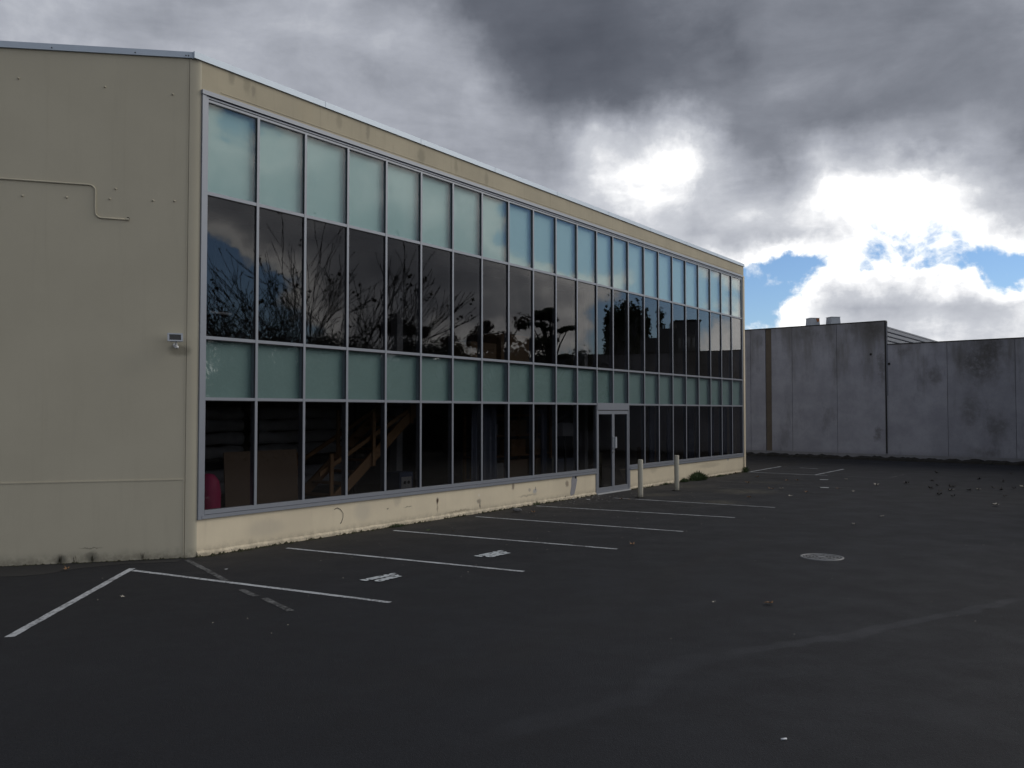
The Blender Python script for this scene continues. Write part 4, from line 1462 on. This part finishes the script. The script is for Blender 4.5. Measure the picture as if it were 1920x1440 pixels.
# broken litter heap at the foot of the plinth by the door
gb = MB()
for _ in range(120):
    p_ = W(rnd.gauss(10.9, .9), -.06 - abs(rnd.gauss(0, .5)), 0)
    r_ = rnd.uniform(.006, .028)
    a0 = rnd.uniform(0, 6.28)
    gb.add([(p_.x + r_ * math.cos(a0 + j * 1.57) * rnd.uniform(.5, 1.5), p_.y + r_ * math.sin(a0 + j * 1.57), .003) for j in range(4)] + [(p_.x, p_.y, r_ * .8)],
           [(0, 1, 4), (1, 2, 4), (2, 3, 4), (3, 0, 4)])
tag(gb.build('crumbs', 'stone'), 'small paint flakes and crumbs on the ground left of the door', 'debris', None, 'stuff')
# cable loop scar on the plinth
pts = [on_facade(x, y) for x, y in ((627, 955), (632, 952), (638, 955), (643, 962), (643, 970), (640, 979), (638, 981))]
MB().tube([(s_, -.005, z_) for s_, z_ in pts], [.006, .005, .004, .003, .003, .005, .009], 6).build('cable_stub', 'dark', bd)
# grey filler patch
pp = [on_facade(x, y) for x, y in ((1073, 893), (1081, 891), (1082, 900), (1080, 912), (1077, 926), (1070, 931), (1069, 925), (1071, 912), (1071, 900))]
MB().add([(s_, -.003, z_) for s_, z_ in pp], [tuple(range(len(pp)))]).build('filler_patch', simple('grey_cement_filler', (.27, .27, .29), .9, 0, .15, 10), bd)
MB().tube([(on_facade(1079, 895)[0], .0, on_facade(1079, 895)[1]), (on_facade(1079, 895)[0], -.012, on_facade(1079, 895)[1])], [.04, .03], 8).build('broken_pipe_hole', 'dark', bd)


# ------------------------------------------------------------------ trees and blocks whose reflections show in the glass
def maple(mb, p, size, nrm):
    n = nrm.normalized()
    a = n.orthogonal().normalized(); b = n.cross(a)
    k = 8
    vs = []
    ph = rnd.uniform(0, 6.28)
    for j in range(k):
        an = ph + 2 * math.pi * j / k
        r_ = size * (.55 if j % 2 == 0 else .28)
        vs.append(p + a * r_ * math.cos(an) + b * r_ * math.sin(an))
    mb.add(vs, [tuple(range(k))])


def bare_tree(base, h, spread, name, label, leaf_density=1., seed=3):
    rr_ = random.Random(seed)
    root = thing(name, label, 'tree', tuple(base))
    tr, lf = MB(), MB()

    def grow(p, d, ln_, r, lvl):
        gx, gy = base.x + p.x, base.y + p.y
        if gx / gy < .72:
            return
        n = 4
        pts, rad = [p.copy()], [r]
        q = p.copy(); dd = d.copy()
        for i in range(n):
            dd = (dd + Vector((rr_.gauss(0, .13), rr_.gauss(0, .13), rr_.gauss(.04, .07)))).normalized()
            q = q + dd * (ln_ / n)
            pts.append(q.copy()); rad.append(max(r * (1 - .62 * (i + 1) / n), .013))
        tr.tube(pts, rad, 5 if lvl < 2 else 3, cap=False)
        if lvl >= 4:
            if rr_.random() < .13 * leaf_density:
                for _ in range(rr_.randint(1, 5)):
                    v = Vector((rr_.gauss(0, 1), rr_.gauss(0, 1), rr_.gauss(0, 1)))
                    maple(lf, q + v * .10, rr_.uniform(.12, .22), v + Vector((0, 0, .5)))
            return
        kids = (5, 4, 4, 3)[lvl]
        for j in range(kids):
            f = rr_.uniform(.35, 1.)
            i = min(int(f * n), n - 1)
            a = pts[i].lerp(pts[i + 1], f * n - i if f * n - i <= 1 else 1)
            ang = rr_.uniform(.30, .75)
            ax = Vector((rr_.gauss(0, 1), rr_.gauss(0, 1), rr_.gauss(0, .3))).normalized()
            nd = (dd * math.cos(ang) + ax * math.sin(ang)).normalized()
            nd.z = max(nd.z, -.1)
            grow(a, nd, ln_ * rr_.uniform(.55, .8), rad[i] * .55, lvl + 1)
        grow(q, dd, ln_ * .7, rad[-1], lvl + 1)

    for k in range(7):
        a = 2 * math.pi * k / 7 + rr_.uniform(-.3, .3)
        d = Vector((math.cos(a) * spread, math.sin(a) * spread, 1)).normalized()
        grow(Vector((math.cos(a) * .15, math.sin(a) * .15, .3)), d, h * .42, .11, 1)
    tr.tube([(0, 0, -.1), (0, 0, .5)], [.35, .26], 8)
    tr.build('trunk', 'bark', root)
    # lower mass of leaves
    for _ in range(int(4200 * leaf_density)):
        a = rr_.uniform(0, 6.28); r_ = min(abs(rr_.gauss(0, h * .24)), h * .45); zz_ = rr_.random() ** 1.5 * h * .50 * (1 - .4 * r_ / (h * .45)) + .4
        v = Vector((rr_.gauss(0, 1), rr_.gauss(0, 1), rr_.gauss(0, 1)))
        maple(lf, Vector((math.cos(a) * r_, math.sin(a) * r_, zz_)), rr_.uniform(.10, .22), v)
    lf.build('crown', 'crown', root)
    return root


def leafy_tree(base, h, rad, name, label, m, n=3500, tiers=None, seed=1, low=.25, size=.22, cat='tree'):
    rr_ = random.Random(seed)
    root = thing(name, label, cat, tuple(base))
    tr, lf = MB(), MB()
    tr.tube([(0, 0, -.1), (.05, 0, h * .4), (0, .1, h * .8)], [.05 * h * .5, .03 * h * .5, .01 * h], 7)
    clumps = []
    for _ in range(26 if tiers is None else tiers):
        f = rr_.random()
        zz_ = h * (low + (1 - low) * f)
        prof = math.sin(math.pi * min(1, (.18 + .82 * (1 - f)) ** .8)) if tiers is None else (1 - .45 * f)
        a = rr_.uniform(0, 6.28); r_ = rad * prof * rr_.uniform(.2, 1.)
        c = Vector((math.cos(a) * r_, math.sin(a) * r_, zz_))
        cr = rad * (rr_.uniform(.22, .42) if tiers is None else rr_.uniform(.14, .30))
        clumps.append((c, cr))
        tr.tube([(0, 0, zz_ * .6), tuple(c * .6 + Vector((0, 0, zz_ * .28))), tuple(c)], [.06, .04, .015], 4, cap=False)
    for c, cr in clumps:
        for _ in range(n // len(clumps)):
            v = Vector((rr_.gauss(0, 1), rr_.gauss(0, 1), rr_.gauss(0, 1)))
            v.normalize()
            k = cr * rr_.random() ** .4
            fl_ = .32 if tiers else .85
            p_ = c + Vector((v.x * k, v.y * k, v.z * k * fl_))
            if p_.z < .1:
                continue
            maple(lf, p_, size * rr_.uniform(.6, 1.3), v + Vector((0, 0, .6)))
    tr.build('trunk', 'bark', root)
    lf.build('crown', m, root)
    return root


def zat(py, depth):
    return EYE + (771 - py) / FPX * depth


D = 36.
bare_tree(mirrored(590, D), zat(400, D) * .93, .55, 'bare_maple_tree', 'sparse bare-branched tree mirrored in the upper left windows', 1.0, 5)
bare_tree(mirrored(430, D + 2), zat(500, D) * .9, .6, 'bare_maple_tree', 'smaller thin tree mirrored in the leftmost upper windows', 1.3, 8)
for k_, (px, dp, top, rd, m_, lab) in enumerate([
        (770, 40, 590, 1.5, 'crown', 'small leafy tree mirrored right of the bare tree'),
        (835, 46, 640, 2.0, 'crown2', 'rounded dark bush mirrored in the sixth upper window'),
        (885, 46, 628, 1.7, 'crown3', 'brownish bush mirrored in the seventh upper window'),
        (930, 46, 598, 2.0, 'crown3', 'tall russet tree mirrored in the eighth upper window'),
        (975, 47, 618, 1.8, 'crown3', 'russet bush mirrored beside the layered tree'),
        (1100, 47, 652, 2.0, 'crown2', 'low evergreen bush mirrored right of the layered tree'),
        (440, 44, 640, 3.2, 'crown2', 'dark hedge tree mirrored behind the leftmost windows'),
        (540, 45, 640, 3.2, 'crown2', 'dark hedge tree mirrored under the bare tree'),
        (640, 45, 640, 3.2, 'crown2', 'dark hedge tree mirrored in the fourth upper window'),
        (735, 45, 655, 2.6, 'crown2', 'low dark hedge tree mirrored in the fifth upper window')]):
    leafy_tree(mirrored(px, dp), zat(top, dp), rd, 'leafy_tree', lab, m_, 3200, None, 20 + k_)
leafy_tree(mirrored(1030, 44), zat(572, 44), 1.9, 'layered_tree', 'tree of flat layered foliage mirrored in the middle upper windows', 'crown2', 4600, 40, 4, .30, .17)
# hedge bank closing the yard on that side (goes on behind the trees)
hb = MB()
ha, hb_ = mirrored(330, 50), mirrored(1085, 50)
for _ in range(9000):
    f = rnd.random()
    p_ = ha.lerp(hb_, f) + Vector((max(-1, min(1, rnd.gauss(0, .5))), max(-1, min(1, rnd.gauss(0, .5))), 0))
    p_.z = rnd.random() * 3.6 * (.8 + .3 * mnoise.noise(Vector((f * 20, 0, 0))))
    v = Vector((rnd.gauss(0, 1), rnd.gauss(0, 1), rnd.gauss(0, 1)))
    maple(hb, p_, rnd.uniform(.25, .45), v)
tag(hb.build('hedge', 'crown2'), 'dense dark hedge along the right side of the yard, seen mirrored', 'hedge', None, 'stuff')

# two dark blocks rising beyond the concrete wall
def block_frame(px, depth):
    p_ = mirrored(px, depth)
    return p_


p_ = mirrored(1178, 50.)
tw = thing('ivy_clad_tower', 'dark narrow service tower topped with ivy, mirrored right of centre', 'tower', tuple(p_), -FR + .3)
hw = 55 / FPX * 50 / 2
ht = zat(597, 50)
MB().prism([(-hw, -hw * .9), (hw, -hw * .8), (hw * .95, hw), (-hw * .9, hw)], 0, ht).build('shaft', 'render', tw)
box(hw + .002, -.5, ht - 2.6, hw + .05, -.05, ht - .6).build('pale_sheet', 'paleband', tw)
iv = MB()
for _ in range(2600):
    side_ = rnd.choice((-1, 1))
    a = Vector((rnd.uniform(-hw, hw), side_ * hw * rnd.uniform(.9, 1.12), ht - rnd.random() ** 2 * 3.5)) if rnd.random() < .45 else Vector((rnd.uniform(-hw, hw), rnd.uniform(-hw, hw), ht + abs(rnd.gauss(0, .22)) * (1 + math.sin(rnd.random() * 3))))
    if rnd.random() < .3:
        a = Vector((side_ * hw * rnd.uniform(.95, 1.15), rnd.uniform(-hw, hw), ht - rnd.random() * 3.2))
    v = Vector((rnd.gauss(0, 1), rnd.gauss(0, 1), rnd.gauss(0, 1)))
    maple(iv, a, rnd.uniform(.12, .25), v)
iv.build('ivy', 'crown2', tw)
p_ = mirrored(1268, 50.)
tb = thing('dark_office_block', 'dark stepped flat-roofed block beyond the wall, mirrored in the right upper windows', 'building', tuple(p_), -math.pi / 2 + 2 * (R(90 - FACADE_AZ)) - R(90) + R(0))
tb.rotation_euler.z = 2 * FR - .0
hs_ = zat(606, 50)
box(-.0, -1, 0, 1.05, 1, hs_).build('upper_storey', 'render', tb)
box(-1.05, -.95, 0, -.003, .95, zat(618, 50)).build('upper_storey', 'render', tb)
box(-2.6, -.9, 0, -1.06, .9, zat(636, 50)).build('lower_storey', 'render', tb)
for x_ in (.1, .35, .62):
    for y_, yy_ in ((-1.03, -1.003), (1.003, 1.03)):
        box(x_, y_, zat(654, 50), x_ + .14, yy_, zat(636, 50)).build('pale_sheet', 'paleband', tb)
box(.0 - .05, -1.05, hs_ + .001, 1.12, 1.05, hs_ + .10).build('roof_edge', 'dark', tb)
leafy_tree(mirrored(1258, 53), zat(585, 53), 1.2, 'leafy_tree', 'dark treetop mirrored above the stepped block', 'crown2', 1800, None, 77, .5)
